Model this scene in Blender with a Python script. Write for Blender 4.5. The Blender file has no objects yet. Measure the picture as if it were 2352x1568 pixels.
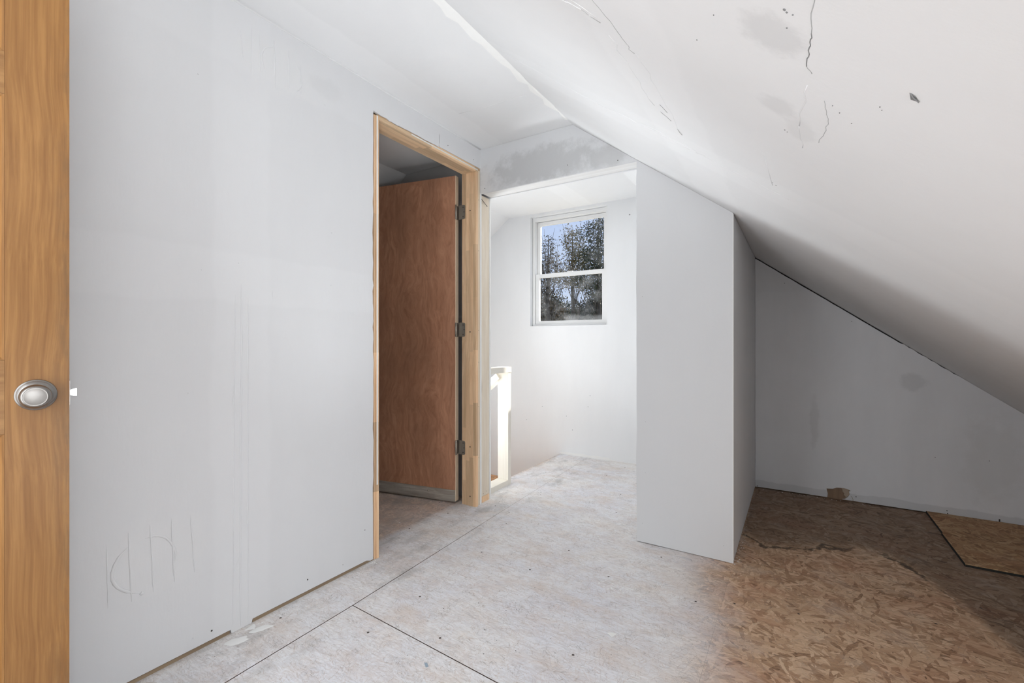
import bpy, bmesh, math, random
import numpy as np
from mathutils import Vector, Matrix

random.seed(7)
rng = np.random.default_rng(7)
scn = bpy.context.scene
COL = scn.collection

# ------------------------------------------------------------------ camera
cam_d = bpy.data.cameras.new('camera')
cam = bpy.data.objects.new('camera', cam_d)
COL.objects.link(cam)
cam.location = (0, 0, 1.03)
cam.rotation_euler = (math.radians(90), 0, math.radians(32.04))
cam_d.sensor_width = 36.0
cam_d.lens = 1045.0 / 2352.0 * 36.0
cam_d.clip_start = 0.02
cam_d.clip_end = 300
scn.camera = cam

# ------------------------------------------------------------------ light
scn.view_settings.view_transform = 'Standard'
scn.view_settings.look = 'None'
scn.view_settings.gamma = 1.0
scn.view_settings.use_curve_mapping = False
scn.view_settings.exposure = 0.0

W = bpy.data.worlds.new('sky')
scn.world = W
W.use_nodes = True
wn, wl = W.node_tree.nodes, W.node_tree.links
bg = wn['Background']
tc = wn.new('ShaderNodeTexCoord')
sx = wn.new('ShaderNodeSeparateXYZ')
rp = wn.new('ShaderNodeValToRGB')
wl.new(tc.outputs['Generated'], sx.inputs[0])
wl.new(sx.outputs['Z'], rp.inputs[0])
wl.new(rp.outputs[0], bg.inputs[0])
rp.color_ramp.elements[0].color = (0.70, 0.80, 1.0, 1)
rp.color_ramp.elements[1].color = (0.22, 0.42, 0.95, 1)
bg.inputs[1].default_value = 0.95

SUN_DIR = Vector((-0.25, -1.0, -0.65))
sd = bpy.data.lights.new('sun', 'SUN')
sd.energy = 15.0
sd.angle = math.radians(0.6)
sd.color = (1.0, 0.95, 0.87)
so = bpy.data.objects.new('sun', sd)
so.rotation_euler = SUN_DIR.to_track_quat('-Z', 'Y').to_euler()
so.location = (8, 14, 12)
COL.objects.link(so)


def area(name, loc, target, w, h, power, color=(1, 1, 1), spread=180):
    d = bpy.data.lights.new(name, 'AREA')
    d.shape = 'RECTANGLE'
    d.size, d.size_y = w, h
    d.energy = power
    d.color = color
    d.spread = math.radians(spread)
    o = bpy.data.objects.new(name, d)
    o.location = loc
    o.rotation_euler = (Vector(target) - Vector(loc)).to_track_quat('-Z', 'Y').to_euler()
    COL.objects.link(o)
    return o


# daylight through the entry doorway behind the viewer, added unseen fill lights over and low on the stairs,
# an added fill light on the right, the photographer's bounce flash, and added floor uplights
LC = (0.905, 0.958, 1.0)
area('doorway_daylight', (-1.17, -0.52, 1.15), (-1.17, 2.0, 1.15), 0.74, 1.7, 17.5, LC)
area('added_stair_fill', (-1.7, 2.95, 2.15), (-1.7, 2.95, 0), 1.0, 0.7, 2.0, LC)
area('added_stair_uplight', (-2.6, 2.95, 0.1), (-0.9, 2.2, 1.9), 0.5, 0.5, 15.5, LC, 120)
area('added_right_fill', (0.95, -0.10, 0.45), (-1.0, 0.5, 0.9), 0.5, 0.4, 11.8, LC)  # added fill, no window is built here
area('bounce_flash', (-0.35, -0.22, 1.25), (-0.62, -0.12, 2.2), 0.35, 0.35, 3.5, LC, 150)
area('added_floor_uplight', (-0.60, 0.45, 0.20), (-0.25, 0.70, 1.10), 0.4, 0.4, 1.5, LC, 100)
area('added_floor_uplight', (-0.90, 1.00, 0.12), (-0.60, 1.65, 1.90), 0.25, 0.25, 1.05, LC, 50)
area('added_floor_uplight', (-1.15, 0.95, 0.15), (-1.32, 1.62, 2.20), 0.3, 0.3, 1.45, LC, 70)

# ------------------------------------------------------------------ geometry constants
XL = -1.69          # left wall face
YP = 2.33           # partition / pier front face
YE = 3.64           # end wall of the low recess
YN = 3.78           # stairwell outer wall face
ZC = 2.24           # flat ceiling
XR, XC = -1.06, -2.40   # creases right and left
K = 0.757           # roof slope


def zs(x):
    return ZC - K * max(0.0, x - XR) - K * max(0.0, XC - x)


# ------------------------------------------------------------------ node helper
class NT:
    def __init__(self, name):
        self.m = bpy.data.materials.new(name)
        self.m.use_nodes = True
        self.t = self.m.node_tree
        self.p = self.t.nodes['Principled BSDF']
        self.out = self.t.nodes['Material Output']
        self._oc = None

    def n(self, typ, ins=None, **props):
        nd = self.t.nodes.new('ShaderNode' + typ)
        for k, v in props.items():
            setattr(nd, k, v)
        for k, v in (ins or {}).items():
            self.set(nd.inputs[k], v)
        return nd

    def set(self, sock, v):
        if isinstance(v, bpy.types.NodeSocket):
            self.t.links.new(v, sock)
        elif isinstance(v, (tuple, list)) and len(v) == 3 and sock.type == 'RGBA':
            sock.default_value = (*v, 1)
        else:
            sock.default_value = v

    @property
    def oc(self):
        if self._oc is None:
            self._oc = self.n('TexCoord').outputs['Object']
        return self._oc

    def math(self, op, a, b=0.0, c=0.0, clamp=False):
        nd = self.n('Math', operation=op, use_clamp=clamp)
        for i, v in enumerate((a, b, c)):
            self.set(nd.inputs[i], v)
        return nd.outputs[0]

    def map(self, vec=None, loc=(0, 0, 0), rot=(0, 0, 0), scale=(1, 1, 1)):
        return self.n('Mapping', {'Vector': vec or self.oc, 'Location': loc, 'Rotation': rot, 'Scale': scale}).outputs[0]

    def noise(self, vec=None, scale=5.0, detail=4.0, rough=0.55, dist=0.0):
        return self.n('TexNoise', {'Vector': vec or self.oc, 'Scale': scale, 'Detail': detail, 'Roughness': rough, 'Distortion': dist}).outputs['Fac']

    def ramp(self, fac, stops, interp='LINEAR'):
        nd = self.n('ValToRGB', {'Fac': fac})
        cr = nd.color_ramp
        cr.interpolation = interp
        while len(cr.elements) < len(stops):
            cr.elements.new(0.5)
        for e, (p, c) in zip(cr.elements, stops):
            e.position = p
            e.color = (*c, 1) if not isinstance(c, (int, float)) else (c, c, c, 1)
        return nd.outputs[0]

    def mix(self, f, a, b, blend='MIX'):
        nd = self.n('Mix', data_type='RGBA', blend_type=blend)
        self.set(nd.inputs[0], f)
        self.set(nd.inputs[6], a)
        self.set(nd.inputs[7], b)
        return nd.outputs[2]

    def fmix(self, f, a, b):
        nd = self.n('Mix', data_type='FLOAT')
        self.set(nd.inputs[0], f)
        self.set(nd.inputs[2], a)
        self.set(nd.inputs[3], b)
        return nd.outputs[0]

    def step(self, v, a, b):
        """smooth 0->1 as v goes a->b"""
        nd = self.n('MapRange', {'Value': v, 'From Min': a, 'From Max': b}, interpolation_type='SMOOTHSTEP')
        return nd.outputs[0]

    def bump(self, h, strength=0.2, dist=0.002):
        self.t.links.new(self.n('Bump', {'Height': h, 'Strength': strength, 'Distance': dist}).outputs[0], self.p.inputs['Normal'])

    def fin(self, col=None, rough=None, metal=None, spec=None):
        if col is not None:
            self.set(self.p.inputs['Base Color'], col)
        if rough is not None:
            self.set(self.p.inputs['Roughness'], rough)
        if metal is not None:
            self.set(self.p.inputs['Metallic'], metal)
        if spec is not None:
            self.set(self.p.inputs['Specular IOR Level'], spec)
        return self.m


# ------------------------------------------------------------------ materials
def m_drywall(name, col=(0.80, 0.80, 0.805), mott=0.05, bands=(), stain_shade=None):
    """primed drywall: mottled primer, brushed compound bands; bands = (axis, centre, half width, gain)"""
    t = NT(name)
    n1 = t.noise(scale=1.7, detail=5, rough=0.6)
    n2 = t.noise(t.map(scale=(3, 3, 0.7)), scale=3.0, detail=4)
    v = t.math('ADD', t.math('MULTIPLY', t.math('SUBTRACT', n1, 0.5), mott), t.math('MULTIPLY', t.math('SUBTRACT', n2, 0.5), mott * 0.8))
    sep = t.n('SeparateXYZ', {0: t.oc})
    wob = t.math('MULTIPLY', t.math('SUBTRACT', t.noise(scale=6, detail=3), 0.5), 0.05)
    for ax, c, hw, g in bands:
        d = t.math('ABSOLUTE', t.math('SUBTRACT', t.math('ADD', sep.outputs[ax], wob), c))
        v = t.math('ADD', v, t.math('MULTIPLY', t.step(d, hw, hw * 0.8), g))
    base = t.mix(1.0, col, t.n('CombineColor', {0: t.math('ADD', v, 1.0), 1: t.math('ADD', v, 1.0), 2: t.math('ADD', v, 1.0)}).outputs[0], 'MULTIPLY')
    for cx, r, g, c2 in (stain_shade or ()):
        dv = t.n('VectorMath', {0: t.oc, 1: cx}, operation='SUBTRACT').outputs[0]
        dv = t.n('VectorMath', {0: dv, 1: r}, operation='DIVIDE').outputs[0]
        ln = t.n('VectorMath', {0: dv}, operation='LENGTH').outputs['Value']
        ln = t.math('ADD', ln, t.math('MULTIPLY', t.math('SUBTRACT', t.noise(scale=16, detail=6, rough=0.7), 0.5), 1.5))
        base = t.mix(t.math('MULTIPLY', t.step(ln, 1.1, 0.5), g), base, c2)
    fine = t.noise(scale=190, detail=2)
    trow = t.noise(t.map(scale=(12, 12, 3)), scale=5, detail=3)
    t.bump(t.math('ADD', t.math('MULTIPLY', fine, 0.25), trow), 0.12, 0.003)
    return t.fin(base, 0.82, spec=0.25)


def m_wood(name, c1, c2, axis='z', scale=1.0, rough=0.55, knots=0.0, cknot=(0.2, 0.1, 0.05), wave=0.0, bumps=0.12, dirt=None, ratio=14, blocks=None):
    t = NT(name)
    s = {'x': (1, ratio, ratio), 'y': (ratio, 1, ratio), 'z': (ratio, ratio, 1)}[axis]
    warp = t.n('VectorMath', {0: t.oc, 1: t.n('VectorMath', {0: t.n('TexNoise', {'Vector': t.oc, 'Scale': 1.6 * scale, 'Detail': 2.0}).outputs['Color'], 'Scale': 0.05 + wave}, operation='SCALE').outputs[0]}, operation='ADD').outputs[0]
    g = t.noise(t.map(warp, scale=s), scale=2.6 * scale, detail=6, rough=0.62)
    g2 = t.noise(t.map(warp, scale=tuple(4 * a if a > 1 else a for a in s)), scale=2.0 * scale, detail=3)
    f = t.math('ADD', t.math('MULTIPLY', g, 0.75), t.math('MULTIPLY', g2, 0.25))
    col = t.ramp(f, [(0.33, c2), (0.5, tuple((a + b) / 2 for a, b in zip(c1, c2))), (0.62, c1)])
    if blocks:
        # finger jointed lamellas: narrow strips, each broken into short lengths of differing tone
        sp = t.n('SeparateXYZ', {0: t.oc})
        ai, aw, wd, ln = blocks
        col_i = t.math('FLOOR', t.math('DIVIDE', sp.outputs[aw], wd))
        r1 = t.n('TexWhiteNoise', {'W': col_i}, noise_dimensions='1D').outputs['Value']
        row_i = t.math('FLOOR', t.math('ADD', t.math('DIVIDE', sp.outputs[ai], ln), t.math('MULTIPLY', r1, 7.0)))
        r2 = t.n('TexWhiteNoise', {'W': t.math('ADD', t.math('MULTIPLY', col_i, 17.3), row_i)}, noise_dimensions='1D').outputs['Value']
        fr = t.math('FRACT', t.math('DIVIDE', sp.outputs[aw], wd))
        gl = t.math('ADD', t.step(fr, 0.05, 0.0), t.step(fr, 0.95, 1.0))
        k = t.math('ADD', 0.80, t.math('MULTIPLY', r2, 0.34))
        k = t.math('SUBTRACT', k, t.math('MULTIPLY', gl, 0.14))
        col = t.mix(1.0, col, t.n('CombineColor', {0: k, 1: t.math('MULTIPLY', k, 0.985), 2: t.math('MULTIPLY', k, 0.96)}).outputs[0], 'MULTIPLY')
    if knots:
        vo = t.n('TexVoronoi', {'Vector': t.map(scale=tuple(0.6 if a == 1 else 2.2 for a in s)), 'Scale': 2.5})
        col = t.mix(t.math('MULTIPLY', t.step(vo.outputs['Distance'], 0.11, 0.03), knots), col, cknot)
    if dirt:
        sep = t.n('SeparateXYZ', {0: t.oc})
        ax, a, b, amt, cd = dirt
        dm = t.math('MULTIPLY', t.step(sep.outputs[ax], a, b), t.ramp(t.noise(t.map(scale=(5, 5, 1.3)), scale=3.2, detail=6, rough=0.7), [(0.42, 0.0), (0.68, 1.0)]))
        col = t.mix(t.math('MULTIPLY', dm, amt), col, cd)
    t.bump(f, bumps, 0.002)
    return t.fin(col, rough, spec=0.35)


def m_osb(name, dusted=True, tint=(1, 1, 1)):
    """oriented strand board: five layers of strands, the topmost strand of each spot wins"""
    t = NT(name)
    sep = t.n('SeparateXYZ', {0: t.oc})
    X, Y = sep.outputs[0], sep.outputs[1]
    warp = t.n('VectorMath', {0: t.oc, 1: t.n('VectorMath', {0: t.n('TexNoise', {'Vector': t.oc, 'Scale': 22.0, 'Detail': 4.0}).outputs['Color'], 'Scale': 0.026}, operation='SCALE').outputs[0]}, operation='ADD').outputs[0]
    P = T = Ed = None
    for ang, sc in ((8, 0.75), (52, 1.1), (-38, 0.9), (82, 1.25), (-68, 1.0), (28, 1.5), (-12, 1.9)):
        r = t.map(warp, loc=(ang * 0.31, ang * 0.17, 0), rot=(0, 0, math.radians(ang)))
        c = t.map(r, scale=(13 * sc, 66 * sc, 1))
        vo = t.n('TexVoronoi', {'Vector': c, 'Scale': 1.0, 'Randomness': 1.0}, voronoi_dimensions='2D')
        ve = t.n('TexVoronoi', {'Vector': c, 'Scale': 1.0}, voronoi_dimensions='2D', feature='DISTANCE_TO_EDGE')
        cs = t.n('SeparateColor', {0: vo.outputs['Color']})
        p, tt, e = cs.outputs[0], cs.outputs[1], ve.outputs['Distance']
        if P is None:
            P, T, Ed = p, tt, e
        else:
            k = t.math('GREATER_THAN', p, P)
            P, T, Ed = t.math('MAXIMUM', p, P), t.fmix(k, T, tt), t.fmix(k, Ed, e)
    grain = t.noise(t.map(warp, scale=(1, 3, 1)), scale=60, detail=4, rough=0.7)
    streak = t.noise(t.map(warp, rot=(0, 0, 0.5), scale=(1, 7, 1)), scale=26, detail=5, rough=0.7)
    tone = t.math('ADD', t.math('MULTIPLY', T, 0.40), t.math('ADD', t.math('MULTIPLY', grain, 0.27), t.math('MULTIPLY', streak, 0.33)))
    col = t.ramp(tone, [(0.24, (0.15, 0.084, 0.048)), (0.31, (0.36, 0.212, 0.124)), (0.45, (0.52, 0.332, 0.205)), (0.60, (0.63, 0.425, 0.275)), (0.76, (0.76, 0.56, 0.385))])
    edge = t.step(Ed, 0.07, 0.0)
    col = t.mix(t.math('MULTIPLY', edge, 0.26), col, (0.10, 0.06, 0.04))
    big = t.noise(scale=2.2, detail=5, rough=0.6)
    mid = t.noise(t.map(scale=(1, 1.6, 1)), scale=7, detail=6, rough=0.7)
    red = t.ramp(t.noise(t.map(loc=(3.3, 1.7, 0), scale=(1, 1.5, 1)), scale=3.1, detail=5, rough=0.65), [(0.48, 0.0), (0.66, 1.0)])
    col = t.mix(t.math('MULTIPLY', red, 0.5), col, t.mix(1.0, col, (0.86, 0.66, 0.62), 'MULTIPLY'))
    pale = t.ramp(t.noise(t.map(loc=(8.3, 4.7, 0)), scale=5.5, detail=6, rough=0.7), [(0.52, 0.0), (0.74, 1.0)])
    col = t.mix(t.math('MULTIPLY', pale, 0.4), col, (0.62, 0.52, 0.43))
    h = t.math('ADD', t.math('MULTIPLY', P, 0.6), t.math('MULTIPLY', grain, 0.4))
    rough = 0.62
    if dusted:
        # old foot dirt: everything beyond a ragged tide line in the low recess
        tx = t.n('MapRange', {'Value': X, 'From Min': -0.3, 'From Max': 1.0}).outputs[0]
        f = t.ramp(tx, [(0.0, 0.68), (0.067, 0.675), (0.13, 0.648), (0.204, 0.664), (0.25, 0.67), (0.317, 0.691), (0.42, 0.705), (0.50, 0.70), (0.557, 0.681), (0.60, 0.656), (0.66, 0.60), (0.74, 0.5), (1.0, 0.30)])
        line = t.math('ADD', t.math('MULTIPLY', f, 4.0), t.math('MULTIPLY', t.math('SUBTRACT', mid, 0.5), 0.26))
        side = t.math('SUBTRACT', Y, line)
        right = t.step(X, -0.262, -0.235)
        dm = t.math('MULTIPLY', t.step(side, -0.05, 0.10), right)
        col = t.mix(t.math('MULTIPLY', dm, t.math('ADD', 0.62, t.math('MULTIPLY', mid, 0.5), clamp=True)), col, t.mix(1.0, col, (0.46, 0.47, 0.50), 'MULTIPLY'))
        tide = t.math('MULTIPLY', t.step(t.math('ABSOLUTE', t.math('ADD', side, t.math('MULTIPLY', t.math('SUBTRACT', t.noise(scale=30, detail=4), 0.5), 0.05))), 0.024, 0.003), t.math('MULTIPLY', right, t.step(t.noise(scale=5, detail=3), 0.36, 0.50)))
        col = t.mix(t.math('MULTIPLY', tide, t.math('MULTIPLY', t.step(X, 0.60, 0.46), 0.85)), col, (0.05, 0.035, 0.025))
        # sanding dust and whitewash over the walked-on sheets left of the pier
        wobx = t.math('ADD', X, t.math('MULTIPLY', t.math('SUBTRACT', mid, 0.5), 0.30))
        left = t.step(t.math('ADD', wobx, t.math('MULTIPLY', t.step(Y, 1.65, 2.30), 0.13)), -0.08, -0.40)  # dust drawn back at the pier foot, painting the pier's soft shadow
        inroom = t.step(t.math('ADD', X, t.math('MULTIPLY', t.math('SUBTRACT', big, 0.5), 0.08)), -1.86, -1.80)
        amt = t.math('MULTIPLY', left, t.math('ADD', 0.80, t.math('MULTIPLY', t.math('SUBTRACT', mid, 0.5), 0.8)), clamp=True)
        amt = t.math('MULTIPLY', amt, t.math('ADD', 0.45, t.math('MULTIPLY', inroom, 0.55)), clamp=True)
        dust = t.mix(t.ramp(big, [(0.38, 0.0), (0.62, 1.0)]), (0.89, 0.87, 0.855), (0.81, 0.81, 0.85))
        dust = t.mix(1.0, dust, t.ramp(streak, [(0.30, 0.86), (0.62, 1.04)]), 'MULTIPLY')
        dust = t.mix(t.math('MULTIPLY', t.ramp(t.noise(t.map(scale=(1, 2, 1)), scale=3.4, detail=5), [(0.52, 0.0), (0.72, 1.0)]), 0.55), dust, (0.74, 0.64, 0.57))
        amt = t.math('MULTIPLY', amt, t.math('SUBTRACT', 1.0, t.math('MULTIPLY', edge, 0.34)))
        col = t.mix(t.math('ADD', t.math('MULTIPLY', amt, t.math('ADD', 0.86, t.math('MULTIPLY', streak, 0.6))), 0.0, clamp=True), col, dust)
        # thin dark strand edges showing through the dust
        for ang, off in ((20, 0.0), (-35, 3.1), (70, 7.7)):
            ln = t.noise(t.map(t.map(warp, loc=(off, off, 0), rot=(0, 0, math.radians(ang))), scale=(1, 6, 1)), scale=9.0, detail=3, rough=0.6)
            gate = t.ramp(t.noise(t.map(loc=(off * 2, 0, 0)), scale=13, detail=2), [(0.52, 0.0), (0.62, 1.0)])
            lm = t.math('MULTIPLY', t.step(t.math('ABSOLUTE', t.math('SUBTRACT', ln, 0.5)), 0.012, 0.003), gate)
            col = t.mix(t.math('MULTIPLY', lm, 0.42), col, (0.20, 0.165, 0.14))
        # greyer scuffed walkway along the left wall
        sc = t.math('MULTIPLY', t.step(X, -1.30, -1.50), t.ramp(t.noise(t.map(scale=(2, 1, 1)), scale=4.5, detail=5, rough=0.65), [(0.5, 0.0), (0.7, 1.0)]))
        col = t.mix(t.math('MULTIPLY', sc, 0.62), col, (0.36, 0.35, 0.335))
        # nail heads
        nv = t.n('TexVoronoi', {'Vector': t.map(scale=(2.6, 2.6, 1)), 'Scale': 1.0}, voronoi_dimensions='2D')
        col = t.mix(t.step(nv.outputs['Distance'], 0.015, 0.008), col, (0.06, 0.045, 0.035))
    if tint != (1, 1, 1):
        col = t.mix(1.0, col, tint, 'MULTIPLY')
    t.bump(h, 0.30, 0.0016)
    return t.fin(col, rough, spec=0.3)


def m_plain(name, col, rough=0.7, metal=0.0, noise=0.08, scale=30, spec=0.4):
    t = NT(name)
    n = t.noise(scale=scale, detail=4)
    c = t.mix(n, tuple(a * (1 - noise) for a in col), tuple(min(1, a * (1 + noise)) for a in col))
    t.bump(n, 0.1, 0.001)
    return t.fin(c, rough, metal, spec)


WALLC = (0.80, 0.803, 0.812)
M = {}
M['wall_left'] = m_drywall('primed_drywall_left', WALLC, 0.05, [(2, 1.255, 0.10, 0.022), (1, 0.872, 0.11, 0.025), (2, 2.14, 0.14, 0.018)],
                            [((XL, 0.62, 0.36), (1, 0.17, 0.14), 0.5, (0.835, 0.835, 0.835)), ((XL, 1.0, 2.08), (1, 0.20, 0.12), 0.5, (0.835, 0.835, 0.835)), ((XL, 1.22, 2.10), (1, 0.09, 0.05), 0.4, (0.74, 0.74, 0.745))])
M['wall'] = m_drywall('primed_drywall', WALLC, 0.07)
M['pier'] = m_drywall('primed_drywall_pier', (0.70, 0.702, 0.71), 0.04, (), [((-1.27, YP, 2.06), (0.42, 1.0, 0.12), 0.8, (0.52, 0.52, 0.52)), ((-0.86, YP, 2.02), (0.14, 1.0, 0.07), 0.7, (0.54, 0.54, 0.54))])  # header patches: bare compound grey, with the header's shade painted in
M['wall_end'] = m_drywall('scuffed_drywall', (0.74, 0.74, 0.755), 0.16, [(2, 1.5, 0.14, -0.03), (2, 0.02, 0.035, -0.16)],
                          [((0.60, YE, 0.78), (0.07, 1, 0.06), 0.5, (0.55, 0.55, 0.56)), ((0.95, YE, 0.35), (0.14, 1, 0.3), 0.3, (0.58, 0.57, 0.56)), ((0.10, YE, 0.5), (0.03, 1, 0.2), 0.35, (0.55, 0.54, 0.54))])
M['ceil'] = m_drywall('white_ceiling_drywall', (0.81, 0.81, 0.812), 0.045, [(0, -1.60, 0.09, 0.03)])
M['slope'] = m_drywall('sloped_ceiling_drywall', (0.84, 0.84, 0.842), 0.05, [(0, -0.30, 0.10, 0.025), (1, 1.60, 0.13, 0.02)],
                       [((-0.03, 0.735, 1.46), (0.05, 0.055, 0.08), 0.26, (0.42, 0.42, 0.42)), ((-0.03, 0.96, 1.46), (0.035, 0.05, 0.06), 0.2, (0.45, 0.45, 0.45)),
                        ((0.005, 1.03, 1.435), (0.03, 0.07, 0.05), 0.15, (0.5, 0.5, 0.5))])
M['compound'] = m_plain('joint_compound', (0.93, 0.925, 0.905), 0.85, noise=0.03)
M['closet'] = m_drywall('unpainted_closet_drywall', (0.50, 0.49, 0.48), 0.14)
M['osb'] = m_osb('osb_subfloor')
M['osb_patch'] = m_osb('osb_clean_board', False, (0.84, 0.76, 0.62))
M['osb_stair'] = m_osb('osb_stair', False, (1.15, 0.95, 0.75))
M['dark'] = m_plain('void_shade', (0.035, 0.032, 0.03), 0.9)
M['subfloor'] = m_plain('subfloor_core', (0.10, 0.065, 0.05), 0.9)
M['pine'] = m_wood('honey_pine_vertical', (0.340, 0.168, 0.054), (0.215, 0.095, 0.028), 'z', 1.0, 0.42, 0.0, wave=0.025, ratio=40, dirt=(0, 0.045, 0.0, 0.6, (0.11, 0.075, 0.045)))
M['pine_x'] = m_wood('honey_pine_horizontal', (0.345, 0.180, 0.066), (0.195, 0.088, 0.029), 'x', 0.9, 0.42, wave=0.04, ratio=16)
M['jamb'] = m_wood('finger_jointed_pine', (0.92, 0.67, 0.44), (0.72, 0.47, 0.275), 'z', 0.8, 0.5, wave=0.07, ratio=22, blocks=(2, 0, 0.029, 0.33))
M['jamb_y'] = m_wood('finger_jointed_pine_head', (0.90, 0.69, 0.47), (0.71, 0.49, 0.30), 'y', 0.8, 0.5, wave=0.05, ratio=22, blocks=(1, 0, 0.029, 0.40))
M['jamb_pale'] = m_wood('pale_jamb_edge', (0.88, 0.74, 0.57), (0.77, 0.59, 0.41), 'z', 0.8, 0.5)
M['stud'] = m_wood('pale_stud', (0.90, 0.81, 0.68), (0.77, 0.66, 0.52), 'z', 0.9, 0.6, 0.5, (0.30, 0.19, 0.11), wave=0.05)
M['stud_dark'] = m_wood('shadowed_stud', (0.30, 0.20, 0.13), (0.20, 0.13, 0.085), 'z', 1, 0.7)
M['plate'] = m_wood('sole_plate_wood', (0.40, 0.30, 0.20), (0.26, 0.185, 0.12), 'y', 1, 0.7)
M['rail'] = m_wood('new_white_spruce', (0.87, 0.83, 0.75), (0.80, 0.745, 0.655), 'z', 0.8, 0.55, 0.45, (0.45, 0.3, 0.17))
M['rail_y'] = m_wood('new_white_spruce_plate', (0.87, 0.83, 0.75), (0.80, 0.745, 0.655), 'y', 0.8, 0.55, 0.45, (0.45, 0.3, 0.17))
M['header'] = m_wood('whitewashed_header', (0.87, 0.865, 0.855), (0.78, 0.765, 0.745), 'x', 0.8, 0.6)
M['vinyl'] = m_plain('white_vinyl', (0.80, 0.80, 0.80), 0.4, noise=0.02)
M['nickel'] = m_plain('satin_nickel', (0.29, 0.275, 0.26), 0.36, 1.0, 0.06, 90)
M['steel'] = m_plain('bright_steel', (0.85, 0.85, 0.84), 0.25, 1.0, 0.03)
M['hinge'] = m_plain('dull_hinge_steel', (0.50, 0.46, 0.40), 0.45, 0.85, 0.10, 60)
M['strip'] = m_wood('weathered_strip', (0.50, 0.46, 0.41), (0.28, 0.24, 0.20), 'x', 1.2, 0.55, wave=0.03)
M['screw'] = m_plain('dark_screw', (0.05, 0.045, 0.04), 0.5, 0.5)
M['black_edge'] = m_plain('near_black_edge', (0.025, 0.025, 0.022), 0.9)
M['bark'] = m_plain('bark', (0.085, 0.075, 0.065), 0.9)
M['paper'] = m_plain('torn_brown_paper', (0.42, 0.33, 0.25), 0.85)
M['grime'] = m_plain('grey_grime', (0.25, 0.25, 0.25), 0.9)
M['crack'] = m_plain('crack_shadow', (0.46, 0.46, 0.46), 0.9)


def m_lauan():
    t = NT('red_brown_lauan')
    w = t.n('VectorMath', {0: t.oc, 1: t.n('VectorMath', {0: t.n('TexNoise', {'Vector': t.map(scale=(1.6, 1, 0.9)), 'Scale': 2.8, 'Detail': 3.0}).outputs['Color'], 'Scale': 0.26}, operation='SCALE').outputs[0]}, operation='ADD').outputs[0]
    g = t.noise(t.map(w, scale=(14, 14, 1.1)), scale=3.4, detail=7, rough=0.66)
    big = t.noise(t.map(scale=(2, 2, 0.8)), scale=2.2, detail=3)
    col = t.ramp(g, [(0.30, (0.40, 0.185, 0.105)), (0.5, (0.53, 0.262, 0.155)), (0.70, (0.64, 0.34, 0.21))])
    col = t.mix(t.math('MULTIPLY', t.ramp(big, [(0.35, 1.0), (0.6, 0.0)]), 0.5), col, (0.29, 0.14, 0.083))
    sep = t.n('SeparateXYZ', {0: t.oc})
    t.bump(g, 0.1, 0.001)
    return t.fin(col, 0.5, spec=0.35)


M['lauan'] = m_lauan()


def m_glass(name, dust):
    t = NT(name)
    tr = t.n('BsdfTransparent', {'Color': (0.97, 0.98, 0.98)})
    gl = t.n('BsdfGlossy', {'Color': (1, 1, 1), 'Roughness': 0.02})
    df = t.n('BsdfDiffuse', {'Color': (0.75, 0.76, 0.78)})
    fr = t.n('Fresnel', {'IOR': 1.3})
    m1 = t.n('MixShader', {0: t.math('MULTIPLY', fr.outputs[0], 0.15), 1: tr.outputs[0], 2: gl.outputs[0]})
    sep = t.n('SeparateXYZ', {0: t.oc})
    spk = t.ramp(t.noise(scale=75, detail=3, rough=0.7), [(0.66, 0.0), (0.74, 1.0)])
    haze = t.ramp(t.noise(t.map(scale=(1, 1, 1.4)), scale=7, detail=6, rough=0.7), [(0.42, 0.0), (0.8, 1.0)])
    scr = t.ramp(t.noise(t.map(rot=(0, 0.25, 0), scale=(3, 1, 70)), scale=2.2, detail=2), [(0.70, 0.0), (0.76, 1.0)])
    f = t.math('ADD', t.math('MULTIPLY', spk, 0.55), t.math('ADD', t.math('MULTIPLY', haze, 0.5), t.math('MULTIPLY', scr, 0.25)))
    low = t.math('MULTIPLY', t.step(t.math('ADD', sep.outputs[2], t.math('MULTIPLY', t.noise(scale=9), 0.05)), 1.31, 1.27), t.step(sep.outputs[0], -1.86, -1.80))
    f = t.math('ADD', t.math('MULTIPLY', f, dust), t.math('MULTIPLY', low, 0.10), clamp=True)
    m2 = t.n('MixShader', {0: f, 1: m1.outputs[0], 2: df.outputs[0]})
    t.t.links.new(m2.outputs[0], t.out.inputs[0])
    return t.m


M['glass_up'] = m_glass('window_glass', 0.18)
M['glass_low'] = m_glass('dirty_window_glass', 0.34)


def m_leaf(name, c1, c2, c3):
    t = NT(name)
    gi = t.noise(scale=1.3, detail=3)
    fl = t.noise(scale=9, detail=2)
    col = t.mix(t.ramp(gi, [(0.42, 0.0), (0.6, 1.0)]), c1, c2)
    col = t.mix(t.ramp(fl, [(0.58, 0.0), (0.66, 1.0)]), col, c3)
    return t.fin(col, 0.6, spec=0.3)


# ------------------------------------------------------------------ mesh helpers
def link(name, me, mat, parent=None):
    o = bpy.data.objects.new(name, me)
    COL.objects.link(o)
    if mat is not None:
        for m in (mat if isinstance(mat, (list, tuple)) else [mat]):
            me.materials.append(m)
    if parent is not None:
        o.parent = parent
    return o


def from_bm(name, bm, mat, parent=None, smooth=False, bevel=0.0):
    if bevel:
        bmesh.ops.bevel(bm, geom=[e for e in bm.edges if len(e.link_faces) == 2 and e.calc_face_angle(0) > 0.6], offset=bevel, segments=2, affect='EDGES', profile=0.5)
    bmesh.ops.recalc_face_normals(bm, faces=bm.faces)
    me = bpy.data.meshes.new(name)
    bm.to_mesh(me)
    bm.free()
    if smooth:
        for p in me.polygons:
            p.use_smooth = True
    return link(name, me, mat, parent)


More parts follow.
